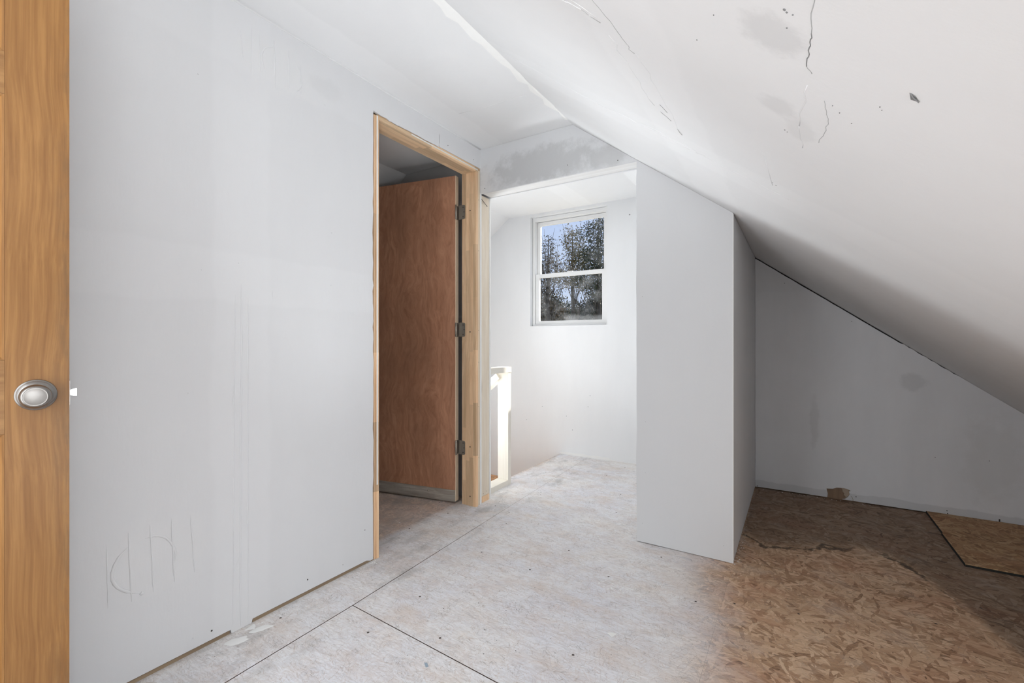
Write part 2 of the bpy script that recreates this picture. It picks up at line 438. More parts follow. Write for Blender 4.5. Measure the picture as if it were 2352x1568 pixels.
def addbox(bm, x0, x1, y0, y1, z0, z1):
    v = [bm.verts.new((x, y, z)) for x in (x0, x1) for y in (y0, y1) for z in (z0, z1)]
    for f in ((0, 1, 3, 2), (4, 6, 7, 5), (0, 4, 5, 1), (2, 3, 7, 6), (0, 2, 6, 4), (1, 5, 7, 3)):
        bm.faces.new([v[i] for i in f])
    return v


def box(name, x0, x1, y0, y1, z0, z1, mat, parent=None, bevel=0.0):
    bm = bmesh.new()
    addbox(bm, x0, x1, y0, y1, z0, z1)
    return from_bm(name, bm, mat, parent, bevel=bevel)


def addprism(bm, pts, off):
    """pts: 3D outline in a plane, off: extrusion vector"""
    off = Vector(off)
    a = [bm.verts.new(p) for p in pts]
    b = [bm.verts.new(Vector(p) + off) for p in pts]
    bm.faces.new(a)
    bm.faces.new(b[::-1])
    n = len(pts)
    for i in range(n):
        bm.faces.new((a[i], b[i], b[(i + 1) % n], a[(i + 1) % n]))


def prism(name, pts, off, mat, parent=None, bevel=0.0):
    bm = bmesh.new()
    addprism(bm, pts, off)
    return from_bm(name, bm, mat, parent, bevel=bevel)


def addtube(bm, pts, radii, seg=8, flat=None, cap=True):
    """tube along pts; flat=(normal, factor) squashes it along a normal"""
    pts = [Vector(p) for p in pts]
    if isinstance(radii, (int, float)):
        radii = [radii] * len(pts)
    rings = []
    for i, p in enumerate(pts):
        d = (pts[min(i + 1, len(pts) - 1)] - pts[max(i - 1, 0)]).normalized()
        ref = Vector(flat[0]) if flat else (Vector((0, 0, 1)) if abs(d.z) < 0.9 else Vector((1, 0, 0)))
        s = d.cross(ref).normalized()
        u = s.cross(d).normalized()
        fk = flat[1] if flat else 1.0
        rings.append([bm.verts.new(p + s * math.cos(2 * math.pi * k / seg) * radii[i] + u * math.sin(2 * math.pi * k / seg) * radii[i] * fk) for k in range(seg)])
    for a, b in zip(rings, rings[1:]):
        for k in range(seg):
            bm.faces.new((a[k], a[(k + 1) % seg], b[(k + 1) % seg], b[k]))
    if cap:
        bm.faces.new(rings[0][::-1])
        bm.faces.new(rings[-1])


def addlathe(bm, prof, mat4, seg=40):
    rings = []
    for r, h in prof:
        if r < 1e-6:
            rings.append([bm.verts.new(mat4 @ Vector((0, 0, h)))])
        else:
            rings.append([bm.verts.new(mat4 @ Vector((r * math.cos(2 * math.pi * k / seg), r * math.sin(2 * math.pi * k / seg), h))) for k in range(seg)])
    for a, b in zip(rings, rings[1:]):
        for k in range(seg):
            k2 = (k + 1) % seg
            if len(a) == 1:
                bm.faces.new((a[0], b[k2], b[k]))
            elif len(b) == 1:
                bm.faces.new((a[k], a[k2], b[0]))
            else:
                bm.faces.new((a[k], a[k2], b[k2], b[k]))


def empty(name, loc=(0, 0, 0), rz=0.0):
    o = bpy.data.objects.new(name, None)
    o.empty_display_size = 0.1
    o.location = loc
    o.rotation_euler = (0, 0, rz)
    COL.objects.link(o)
    return o


def tag(o, label=None, cat=None, group=None, kind=None):
    if label:
        o['label'] = label
    if cat:
        o['category'] = cat
    if group:
        o['group'] = group
    if kind:
        o['kind'] = kind
    return o


def S(o, label, cat=None):
    return tag(o, label, cat, None, 'structure')


# ------------------------------------------------------------------ floor
floor = box('floor', -1.845, 1.98, -0.55, YN, -0.20, -0.016, M['subfloor'])
S(floor, 'strand board subfloor, dusty white near the left wall, brown at right', 'floor')
seam = [(-1.458, -0.55), (-1.463, 0.70), (-1.470, 1.176), (-1.525, 2.49), (-1.575, YN)]
g = 0.0018


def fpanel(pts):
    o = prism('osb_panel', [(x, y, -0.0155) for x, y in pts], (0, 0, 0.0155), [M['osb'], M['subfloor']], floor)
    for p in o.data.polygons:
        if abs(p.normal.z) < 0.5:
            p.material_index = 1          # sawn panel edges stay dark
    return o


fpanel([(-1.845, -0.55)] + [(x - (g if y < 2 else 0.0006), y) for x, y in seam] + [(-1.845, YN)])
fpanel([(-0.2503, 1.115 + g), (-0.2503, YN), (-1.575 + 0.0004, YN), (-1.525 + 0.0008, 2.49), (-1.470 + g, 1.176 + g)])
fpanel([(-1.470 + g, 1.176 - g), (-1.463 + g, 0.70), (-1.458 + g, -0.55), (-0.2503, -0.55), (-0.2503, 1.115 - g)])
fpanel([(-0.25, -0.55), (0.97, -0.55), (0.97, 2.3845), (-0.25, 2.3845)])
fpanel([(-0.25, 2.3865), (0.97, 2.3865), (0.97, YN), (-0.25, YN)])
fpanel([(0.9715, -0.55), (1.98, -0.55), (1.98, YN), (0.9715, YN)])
cf = box('floor_closet', -3.6, -1.8465, -0.55, 2.39, -0.20, -0.016, M['subfloor'])
S(cf, 'dim brown strand board floor of the side room behind the doorway', 'floor')
prism('osb_panel', [(-3.6, -0.55, -0.0155), (-1.8465, -0.55, -0.0155), (-1.8465, 2.39, -0.0155), (-3.6, 2.39, -0.0155)], (0, 0, 0.0155), M['osb'], cf)

# stairs going down on the left of the landing
st = empty('staircase', (-1.9, 3.1, -0.31))
S(st, 'orange strand board stair treads dropping away behind the railing', 'stairs')
for i in range(3):
    x1 = (-1.848, -2.048, -3.30)[i]
    x0 = (-2.048, -3.30, -3.595)[i]
    zt = -0.155 * (i + 1)
    o = box('tread', x0 + 1.9, x1 + 1.9, 2.46 - 3.1, YN - 3.1 - 0.002, zt - 0.03 + 0.31, zt + 0.31, M['osb_stair'], st, bevel=0.004)
    o = box('riser', x1 - 0.012 + 1.9, x1 + 1.9 - 0.001, 2.46 - 3.1, YN - 3.1 - 0.002, zt + 0.31 + 0.002, zt + 0.155 - 0.035 + 0.31, M['osb_stair'], st)
box('landing_support', -1.6, 0.05, 2.46 - 3.1, YN - 3.1 - 0.002, -1.2, -0.36, M['dark'], st)

# ------------------------------------------------------------------ ceilings
ceil = box('ceiling', XC, XR, -0.55, YN + 0.02, ZC, ZC + 0.02, M['ceil'])
S(ceil, 'narrow flat white plasterboard ceiling between the two roof slopes', 'ceiling')
nrm = Vector((K, 0, 1)).normalized()
slope = prism('ceiling_slope', [(XR, -0.55, ZC), (2.0, -0.55, zs(2.0)), (2.0, YN + 0.02, zs(2.0)), (XR, YN + 0.02, ZC)], nrm * 0.02, M['slope'])
S(slope, 'white sloped attic ceiling running down to the right, cracked and scuffed', 'ceiling')
nl = Vector((-K, 0, 1)).normalized()
slope2 = prism('ceiling_slope_stair', [(XC, -0.55, ZC), (-3.7, -0.55, zs(-3.7)), (-3.7, YN + 0.02, zs(-3.7)), (XC, YN + 0.02, ZC)], nl * 0.02, M['ceil'])
S(slope2, 'sloped ceiling on the far left over stairwell and side room', 'ceiling')

# raised ragged compound bead along the crease
bm = bmesh.new()
ys = np.linspace(-0.4, 2.26, 54)
w = np.interp(ys, [-0.4, 0.6, 1.0, 1.5, 1.9, 2.26], [0.05, 0.05, 0.045, 0.035, 0.026, 0.008]) + rng.normal(0, 0.0075, 54)
w2 = np.abs(rng.normal(0.006, 0.003, 54))
up = [(XR - max(0.004, a), y, ZC - 0.0002) for a, y in zip(w, ys)]
md = [(XR - 0.3 * max(0.004, a), y, ZC - 0.004) for a, y in zip(w, ys)]
mc = [(XR + 0.001, y, ZC - 0.0055) for y in ys]
dn = [(XR + b, y, ZC - K * b - 0.0004) for b, y in zip(w2, ys)]
rows = [[bm.verts.new(p) for p in r] for r in (up, md, mc, dn)]
for a, b in zip(rows, rows[1:]):
    for i in range(len(ys) - 1):
        bm.faces.new((a[i], a[i + 1], b[i + 1], b[i]))
from_bm('compound_bead', bm, M['compound'], ceil, smooth=True)

# flat ceiling: thin cross joint near the partition and a bead in the wall corner
bm = bmesh.new()
addtube(bm, [(-1.52, 1.90, ZC), (-1.36, 1.925, ZC), (-1.2, 1.92, ZC), (-1.13, 1.935, ZC)], 0.0022, 6, ((0, 0, 1), 0.4))
from_bm('tape_ridge', bm, M['ceil'], ceil, smooth=True)


def on_slope(x, y, lift=0.0):
    return Vector((x, y, zs(x))) - nrm * lift


def jag(p, q, n, amp):
    p, q = np.array(p), np.array(q)
    out = [p + (q - p) * i / n + (rng.normal(0, amp, 2) if 0 < i < n else 0) for i in range(n + 1)]
    return [tuple(a) for a in out]


def slope_line(name, pts, r, mat, flat=0.5):
    bm = bmesh.new()
    k_ = 0.62 if mat is M['slope'] else 1.0
    addtube(bm, [on_slope(x, y, 0.0002) for x, y in pts], r * k_, 6, (tuple(nrm), flat * (0.7 if mat is M['slope'] else 1.0)))
    return from_bm(name, bm, mat, slope, smooth=True)


# the crack with its loose tape, fading to the right of the scuffs
slope_line('crack', jag((0.020, 0.55), (0.016, 0.70), 14, 0.0011), 0.0006, M['crack'])
slope_line('crack', jag((0.016, 0.70), (0.012, 0.785), 12, 0.0009), 0.0008, M['grime'])
slope_line('crack', jag((0.012, 0.785), (0.019, 0.80), 3, 0.0005), 0.0006, M['crack'])
slope_line('tape_ridge', jag((0.014, 0.84), (0.004, 1.01), 6, 0.002), 0.0018, M['slope'])
slope_line('tape_ridge', jag((0.004, 1.01), (0.010, 1.115), 5, 0.0018), 0.0016, M['slope'])
slope_line('tape_ridge', jag((0.037, 0.87), (0.046, 0.95), 7, 0.0012), 0.0005, M['crack'])
slope_line('tape_ridge', jag((0.046, 0.95), (0.036, 1.05), 7, 0.0012), 0.0005, M['crack'])
slope_line('tape_ridge', [(-0.068, 1.28), (-0.064, 1.40), (-0.060, 1.52)], 0.0016, M['slope'])
# taped joint running along the slope, lumpy with torn paper
slope_line('tape_ridge', jag((-0.46, 0.86), (-0.37, 0.905), 5, 0.004), 0.0034, M['slope'], 0.6)
slope_line('tape_ridge', jag((-0.47, 0.80), (-0.355, 0.90), 6, 0.003), 0.0022, M['slope'], 0.6)
slope_line('torn_paper', jag((-0.385, 0.89), (-0.352, 0.915), 4, 0.002), 0.0014, M['crack'], 0.5)
slope_line('tape_ridge', jag((-0.34, 0.80), (-0.318, 0.93), 7, 0.0016), 0.0006, M['crack'])
slope_line('tape_ridge', jag((-0.318, 0.93), (-0.305, 1.0), 8, 0.0025), 0.0007, M['crack'])
slope_line('tape_ridge', jag((-0.35, 0.96), (-0.34, 1.30), 10, 0.005), 0.0020, M['slope'])
slope_line('tape_ridge', jag((-0.30, 1.0), (-0.295, 1.45), 12, 0.004), 0.0016, M['slope'])
slope_line('torn_paper', jag((-0.318, 1.27), (-0.307, 1.31), 4, 0.002), 0.0009, M['grime'])
slope_line('torn_paper', jag((-0.330, 1.33), (-0.310, 1.37), 4, 0.002), 0.0009, M['grime'])
slope_line('torn_paper', jag((-0.303, 1.42), (-0.298, 1.46), 2, 0.002), 0.0016, M['crack'])
# cross joint
slope_line('tape_ridge', jag((-1.03, 1.55), (-0.62, 1.60), 12, 0.004), 0.0014, M['slope'])
slope_line('tape_ridge', jag((-0.62, 1.59), (-0.30, 1.585), 14, 0.006), 0.0020, M['slope'])
slope_line('tape_ridge', jag((-0.45, 1.555), (-0.25, 1.57), 9, 0.006), 0.0022, M['slope'])
slope_line('tape_ridge', jag((-0.28, 1.585), (-0.02, 1.585), 10, 0.004), 0.0017, M['slope'])
# small gouges
bm = bmesh.new()
pts = [on_slope(0.1215, 0.757, -0.001), on_slope(0.127, 0.758, 0.003), on_slope(0.1335, 0.770, 0.001), on_slope(0.131, 0.772, -0.001), on_slope(0.1255, 0.768, 0.001)]
addprism(bm, pts, -nrm * 0.0012)
from_bm('gouge', bm, M['grime'], slope)
for x, y, r in ((0.100, 0.822, 0.0013), (0.103, 0.829, 0.001), (-0.013, 0.667, 0.0026), (-0.0105, 0.671, 0.0018), (-0.004, 0.672, 0.0014), (-0.011, 0.705, 0.0014), (-0.06, 0.66, 0.0013),
                (-0.105, 0.735, 0.0012), (-0.145, 0.83, 0.0014), (-0.02, 1.06, 0.0015), (-0.016, 1.065, 0.0012), (0.048, 0.875, 0.001), (0.058, 0.89, 0.0012), (0.075, 0.91, 0.0011), (-0.05, 1.50, 0.002), (-0.058, 1.49, 0.0015)):
    bm = bmesh.new()
    addtube(bm, [on_slope(x, y, -0.001), on_slope(x, y, 0.0009)], [r, r * 0.7], 7)
    from_bm('nail_pop', bm, M['grime'], slope)

# ------------------------------------------------------------------ left wall
T = 0.0127
o1, o2 = 1.47, YP          # the torn drywall edge of the doorway runs 1.47 -> partition


def rag(pts, n, amp, axis):
    out = []
    for (a, b) in zip(pts, pts[1:]):
        for i in range(n):
            f = i / n
            p = [a[k] + (b[k] - a[k]) * f for k in range(2)]
            if i:
                p[axis] += rng.normal(0, amp)
            out.append(tuple(p))
    out.append(pts[-1])
    return out


outline = [(-0.43, 0.015), (0.833, 0.015), (0.836, 0.0008), (0.905, 0.0008), (0.909, 0.015)] + [(1.43, 0.015), (1.452, 0.006)]
outline += rag([(1.468, 0.006), (1.470, 0.9), (1.466, 1.35), (1.470, 2.118)], 16, 0.0016, 0)
outline += rag([(1.470, 2.118), (1.62, 2.109), (1.68, 2.112), (1.93, 2.113)], 9, 0.0018, 1)
outline += [(1.932, 2.126), (1.936, 2.126), (1.938, 2.117), (2.30, 2.119), (YP + 0.0125, 2.119), (YP + 0.0125, ZC), (-0.43, ZC)]
wall_left = prism('wall_left', [(XL, y, z) for y, z in outline], (-T, 0, 0), M['wall_left'])
S(wall_left, 'long pale grey primed plasterboard wall at left with taped patches', 'wall')
box('stud_core', XL - 0.10, XL - T - 0.001, -0.43, 1.4755, 0.042, ZC, M['stud_dark'], wall_left)
box('stud_core', XL - 0.10, XL - T - 0.001, 1.4755, YP, 2.125, ZC, M['plate'], wall_left)
box('sole_plate', XL - 0.10, XL - T - 0.001, -0.43, 1.4755, 0.0, 0.042, M['plate'], wall_left)
box('sole_plate', XL - 0.10, XL - 0.0035, -0.43, 0.831, 0.0, 0.0118, M['plate'], wall_left)
box('sole_plate', XL - 0.10, XL - 0.0035, 0.911, 1.4755, 0.0, 0.0118, M['plate'], wall_left)
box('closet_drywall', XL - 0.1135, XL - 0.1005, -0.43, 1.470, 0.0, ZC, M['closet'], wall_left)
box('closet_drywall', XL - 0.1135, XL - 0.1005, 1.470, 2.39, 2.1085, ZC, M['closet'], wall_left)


def on_left(name, pts, r, flat=0.5, mat=None):
    bm = bmesh.new()
    n_ = max(1, len(pts) - 1)
    rr = [r * max(0.12, min(1.0, (1.9 if name == 'plug_outline' else 5.0) * math.sin(math.pi * i / n_))) * rng.uniform(0.88, 1.12) for i in range(len(pts))]
    addtube(bm, [(XL + 0.0001, y, z) for y, z in pts], rr, 8, ((1, 0, 0), flat))
    return from_bm(name, bm, mat or M['wall_left'], wall_left, smooth=True)


def smooth_pts(pts, n=6):
    out = []
    P_ = [pts[0]] + list(pts) + [pts[-1]]
    for i in range(1, len(P_) - 2):
        p0, p1, p2, p3 = (np.array(P_[j]) for j in (i - 1, i, i + 1, i + 2))
        for k in range(n):
            s = k / n
            out.append(tuple(0.5 * ((2 * p1) + (-p0 + p2) * s + (2 * p0 - 5 * p1 + 4 * p2 - p3) * s * s + (-p0 + 3 * p1 - 3 * p2 + p3) * s ** 3)))
    out.append(tuple(pts[-1]))
    return out


# long vertical joint: three ridges of folded tape
on_left('tape_ridge', jag((0.870, 1.24), (0.866, 0.01), 22, 0.0006), 0.0032, 0.8)
on_left('tape_ridge', jag((0.848, 1.198), (0.840, 0.02), 22, 0.0008), 0.0017, 0.8)
on_left('tape_ridge', jag((0.893, 1.19), (0.892, 0.01), 22, 0.0006), 0.0023, 0.8)
on_left('tape_ridge', [(0.836, 0.80), (0.843, 0.86), (0.846, 0.91)], 0.0014)
on_left('tape_ridge', [(0.838, 0.20), (0.852, 0.235), (0.866, 0.27)], 0.0013)
on_left('tape_ridge', [(0.838, 0.38), (0.845, 0.405)], 0.0013)
# cut-out patch low on the wall: five strips of tape and the bulging outline of the plug
for a, b, r in (((0.492, 0.445), (0.496, 0.256), 0.0013), ((0.543, 0.461), (0.551, 0.25), 0.0022), ((0.597, 0.465), (0.606, 0.253), 0.0022), ((0.654, 0.466), (0.662, 0.26), 0.0026), ((0.708, 0.46), (0.719, 0.267), 0.0022)):
    on_left('tape_ridge', jag(a, b, 7, 0.0004), r, 0.8)
on_left('plug_outline', smooth_pts([(0.543, 0.418), (0.518, 0.390), (0.505, 0.352), (0.512, 0.318), (0.535, 0.290), (0.575, 0.264)]), 0.0042, 0.45)
on_left('plug_outline', smooth_pts([(0.585, 0.427), (0.612, 0.426), (0.640, 0.408), (0.660, 0.372), (0.666, 0.340), (0.659, 0.312)]), 0.0036, 0.45)
on_left('compound_lump', [(0.574, 0.258), (0.576, 0.262), (0.577, 0.270)], 0.007, 0.5)
# the same kind of patch up under the ceiling
for a, b, r in (((0.865, 2.16), (0.878, 2.04), 0.0011), ((0.905, 2.18), (0.905, 2.00), 0.0012), ((0.934, 2.184), (0.939, 1.992), 0.0014), ((0.990, 2.183), (0.994, 1.994), 0.0021), ((1.048, 2.173), (1.05, 2.003), 0.0018), ((1.10, 2.14), (1.10, 1.99), 0.0012)):
    on_left('tape_ridge', jag(a, b, 7, 0.0006), r, 0.8)
on_left('plug_outline', smooth_pts([(0.985, 2.150), (0.955, 2.130), (0.942, 2.09), (0.955, 2.045)]), 0.0028, 0.5)
on_left('plug_outline', smooth_pts([(1.085, 2.13), (1.103, 2.09), (1.100, 2.05), (1.075, 2.02)]), 0.0022, 0.5)
# trowel marks on the horizontal joint and nail pops
for p in ([(1.001, 1.245), (1.0, 1.275)], [(0.965, 1.26), (0.964, 1.275)], [(0.985, 1.19), (0.983, 1.21), (0.984, 1.225)], [(1.06, 1.235), (1.075, 1.25)], [(0.84, 1.20), (0.85, 1.2)], [(0.83, 0.97), (0.832, 0.99)]):
    on_left('trowel_mark', p, 0.0016, 0.6)
for y, z, r in ((1.243, 1.495, 0.004), (1.19, 1.56, 0.0022), (0.86, 1.31, 0.002), (0.74, 1.27, 0.002), (1.06, 0.45, 0.003), (0.73, 1.92, 0.003), (1.21, 2.03, 0.004), (1.24, 1.27, 0.003), (0.70, 0.86, 0.003), (0.715, 0.05, 0.0025)):
    bm = bmesh.new()
    addlathe(bm, [(r, -0.001), (r * 0.8, 0.0012), (r * 0.4, 0.0018), (0, 0.0016)], Matrix.Translation((XL, y, z)) @ Matrix.Rotation(math.pi / 2, 4, 'Y'), 12)
    from_bm('nail_pop', bm, M['wall_left'], wall_left, smooth=True)
for y, z, r in ((0.771, 0.045, 0.003), (1.13, 0.06, 0.003), (1.30, 0.05, 0.0015), (1.42, 0.16, 0.002), (2.01, 2.15, 0.0025), (2.25, 2.15, 0.0025)):
    bm = bmesh.new()
    addtube(bm, [(XL - 0.001, y, z), (XL + 0.0006, y, z)], r, 8)
    from_bm('screw_head', bm, M['screw'], wall_left)
on_left('crack', jag((1.934, 2.126), (1.937, 2.19), 5, 0.0008), 0.0011, 0.5, M['grime'])
# bead of compound in the corner of wall and ceiling
bm = bmesh.new()
addtube(bm, [(XL + 0.001, y, ZC - 0.001) for y in np.linspace(-0.4, 2.32, 12)], [0.004 + 0.0015 * rng.random() for _ in range(12)], 8)
from_bm('corner_bead', bm, M['ceil'], wall_left, smooth=True)

# ------------------------------------------------------------------ partition: header over the opening, and the pier
ptsb = [(XL - T, 1.962), (-0.702, 1.962)] + rag([(-0.700, 1.955), (-0.7, 1.70), (-0.701, 1.45), (-0.700, 0.004)], 10, 0.0012, 0) + [(-0.2502, 0.002), (-0.2502, zs(-0.25) - 0.001), (-0.70, zs(-0.70) - 0.001), (XR, ZC - 0.001), (XL, ZC - 0.001), (XL - T, ZC - 0.001)]
wall_back = prism('wall_back', [(x, YP, z) for x, z in ptsb], (0, T, 0), M['pier'])
S(wall_back, 'grey plasterboard partition: band over the opening and tall pier', 'wall')
bm = bmesh.new()
addbox(bm, -0.2515, -0.2485, YP - 0.0012, YP + 0.010, 0.002, zs(-0.25) - 0.004)
from_bm('corner_bead', bm, M['compound'], wall_back)
for x, z in ((-1.09, 2.02), (-0.80, 1.985), (-1.66, 1.99), (-0.655, 0.62), (-0.67, 1.26), (-0.655, 0.36), (-0.67, 0.1), (-0.29, 0.075)):
    bm = bmesh.new()
    addtube(bm, [(x, YP + 0.001, z), (x, YP - 0.0006, z)], 0.0026 if z > 1.9 else 0.0018, 8)
    from_bm('screw_head', bm, M['screw'] if z > 1.9 else M['crack'], wall_back)
wall_right = box('wall_right', -0.250 - T, -0.250, YP + T + 0.0005, YE - 0.0005, 0.004, zs(-0.25) - 0.002, M['wall'])
S(wall_right, 'shaded side face of the pier turning into the low recess', 'wall')
wn2 = box('wall_nook', -0.70, -0.70 + T, YP + T + 0.0005, YN - 0.0005, 0.002, zs(-0.687) - 0.002, M['wall'])
S(wn2, 'right hand plasterboard side of the stair landing', 'wall')
# rear skin of the partition
bs = prism('wall_stair', [(x, 2.4405, z) for x, z in [(-3.6, -3.0), (-1.702, -3.0), (-1.702, 1.962), (-0.702, 1.962), (-0.702, zs(-0.702) - 0.002), (XR, ZC - 0.002), (XC, ZC - 0.002), (-3.6, zs(-3.6) - 0.002)]], (0, T, 0), M['wall'])
S(bs, 'stair side skin of the partition between side room and landing', 'wall')
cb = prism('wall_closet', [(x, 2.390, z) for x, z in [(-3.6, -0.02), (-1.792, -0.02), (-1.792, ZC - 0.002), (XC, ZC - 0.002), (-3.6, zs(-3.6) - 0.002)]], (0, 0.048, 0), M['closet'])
S(cb, 'grey end wall of the dark side room above the brown door', 'wall')

# framing lumber round the opening
tr2 = empty('trim_2', (-1.745, 2.39, 0))
S(tr2, 'bare pine stud and whitewashed header framing the stair opening', 'trim')


def lp(name, x0, x1, y0, y1, z0, z1, mat, par, bevel=0.0012):
    L = par.location
    return box(name, x0 - L.x, x1 - L.x, y0 - L.y, y1 - L.y, z0 - L.z, z1 - L.z, mat, par, bevel)


lp('stud', -1.790, -1.7035, YP + T + 0.001, 2.4395, 0.040, 1.961, M['stud'], tr2)
lp('sole_plate', -1.790, -1.7030, YP + T + 0.001, 2.4395, 0.0, 0.039, M['jamb'], tr2)
lp('header', -1.69, -0.703, YP + T + 0.0008, 2.4395, 1.9665, 2.05, M['header'], tr2)
lp('drywall_edge', -1.79, -1.694, YP - 0.0005, YP + T, 0.0, 1.9615, M['compound'], tr2)
lp('drywall_edge', -1.702, -1.6985, 2.4405, 2.453, 0.0, 1.961, M['compound'], tr2)
for z, y in ((0.055, 2.375), (0.062, 2.41)):
    bm = bmesh.new()
    addtube(bm, [(-1.7040 - tr2.location.x, y - tr2.location.y, z), (-1.7028 - tr2.location.x, y - tr2.location.y, z)], 0.0022, 8)
    from_bm('nail_head', bm, M['screw'], tr2)
bm = bmesh.new()
addtube(bm, [Vector((-1.7025, 2.352, 1.938)) - tr2.location, Vector((-1.695, 2.40, 1.905)) - tr2.location, Vector((-1.694, 2.405, 1.902)) - tr2.location], [0.0014, 0.0014, 0.003], 8)
from_bm('bent_nail', bm, M['screw'], tr2)

# ------------------------------------------------------------------ door frame in the left wall
tr1 = empty('trim_1', (XL - 0.05, 1.89, 0))
S(tr1, 'raw finger jointed pine door frame set in the left wall', 'trim')
JX0, JX1 = -1.801, -1.690
lp('jamb', JX0, JX1, 1.489, 1.503, 0.0, 2.104, M['jamb'], tr1)
lp('jamb_edge', JX1 - 0.001, JX1 + 0.0012, 1.4892, 1.4968, 0.35, 2.103, M['compound'], tr1, 0)
lp('trimmer_stud', -1.790, JX1 - 0.005, 1.4765, 1.4872, 0.0, 2.104, M['jamb'], tr1)
lp('jamb', JX0, JX1, 2.281, 2.2995, 0.0, 2.0895, M['jamb'], tr1)
lp('head_jamb', JX0, JX1, 1.503, 2.2995, 2.0905, 2.1045, M['jamb_y'], tr1)
lp('head_edge', JX1 - 0.001, JX1 + 0.0012, 1.72, 2.296, 2.0985, 2.1043, M['compound'], tr1, 0)
lp('lintel', -1.790, JX1 - 0.006, 1.503, 2.327, 2.1062, 2.124, M['jamb_y'], tr1)
lp('door_stop', -1.766, -1.692, 2.2775, 2.2805, 0.0, 2.087, M['jamb'], tr1, 0.0006)
lp('door_stop', -1.766, -1.692, 1.503, 2.2805, 2.0875, 2.0903, M['jamb_y'], tr1, 0.0006)
lp('trimmer_stud', -1.790, -1.6965, 2.3005, YP - 0.003, 0.0, 2.104, M['jamb_pale'], tr1)
for z, x in ((1.85, -1.735), (1.09, -1.735), (0.37, -1.735), (0.06, -1.735)):
    bm = bmesh.new()
    addtube(bm, [(x - tr1.location.x, 2.2780 - 1.89, z), (x - tr1.location.x, 2.2768 - 1.89, z)], 0.0042, 10)
    from_bm('screw_hole', bm, M['screw'], tr1)
for z in (1.92, 1.60, 1.10, 0.90, 0.62, 0.30):
    bm = bmesh.new()
    addtube(bm, [(-1.6970 - tr1.location.x, 2.315 - 1.89, z), (-1.6960 - tr1.location.x, 2.315 - 1.89, z)], 0.0022, 8)
    from_bm('nail_head', bm, M['stud_dark'], tr1)

# ------------------------------------------------------------------ brown flush door, swung into the side room
ang = math.atan2(-0.19, -0.98)
d2 = empty('door_2', (-1.835, 2.260, 0), ang)
S(d2, 'red brown flush veneer door standing open into the side room', 'door')
# local: x along the leaf from the hinge edge, y towards the room (visible face is local +y after rotation)
DW, DT = 0.762, 0.035
box('leaf', 0.004, DW, -DT + 0.0, 0.0, 0.085, 2.083, M['lauan'], d2, 0.0008)
box('edge_strip', 0.0, 0.0042, -DT, 0.0, 0.016, 2.083, M['jamb_pale'], d2, 0.0006)
box('bottom_rail', 0.004, DW, -DT, 0.004, 0.022, 0.0848, M['strip'], d2, 0.0015)
bm = bmesh.new()
ring = [(0.010 * math.cos(a), 0.010 * math.sin(a)) for a in np.linspace(-0.9, math.pi + 0.4, 10)]
for x in (0.0045, DW):
    pass
outer = [(0.004, -0.0165 + 0.0175 * math.cos(a), 0.020 + 0.016 * math.sin(a)) for a in np.linspace(math.pi * 1.0, math.pi * 2.0, 12)]
inner = [(0.004, -0.0165 + 0.0145 * math.cos(a), 0.020 + 0.013 * math.sin(a)) for a in np.linspace(math.pi * 2.0, math.pi * 1.0, 12)]
addprism(bm, outer + inner, (DW - 0.004, 0, 0))
from_bm('sweep_trough', bm, M['strip'], d2)
for x in (0.20, 0.34, 0.46, 0.58):
    bm = bmesh.new()
    addlathe(bm, [(0.006, 0.0), (0.0055, 0.0015), (0.003, 0.0026), (0, 0.0028)], Matrix.Translation((x, 0.0042, 0.062)) @ Matrix.Rotation(-math.pi / 2, 4, 'X'), 14)
    from_bm('screw', bm, M['hinge'], d2, smooth=True)
rzi = -ang
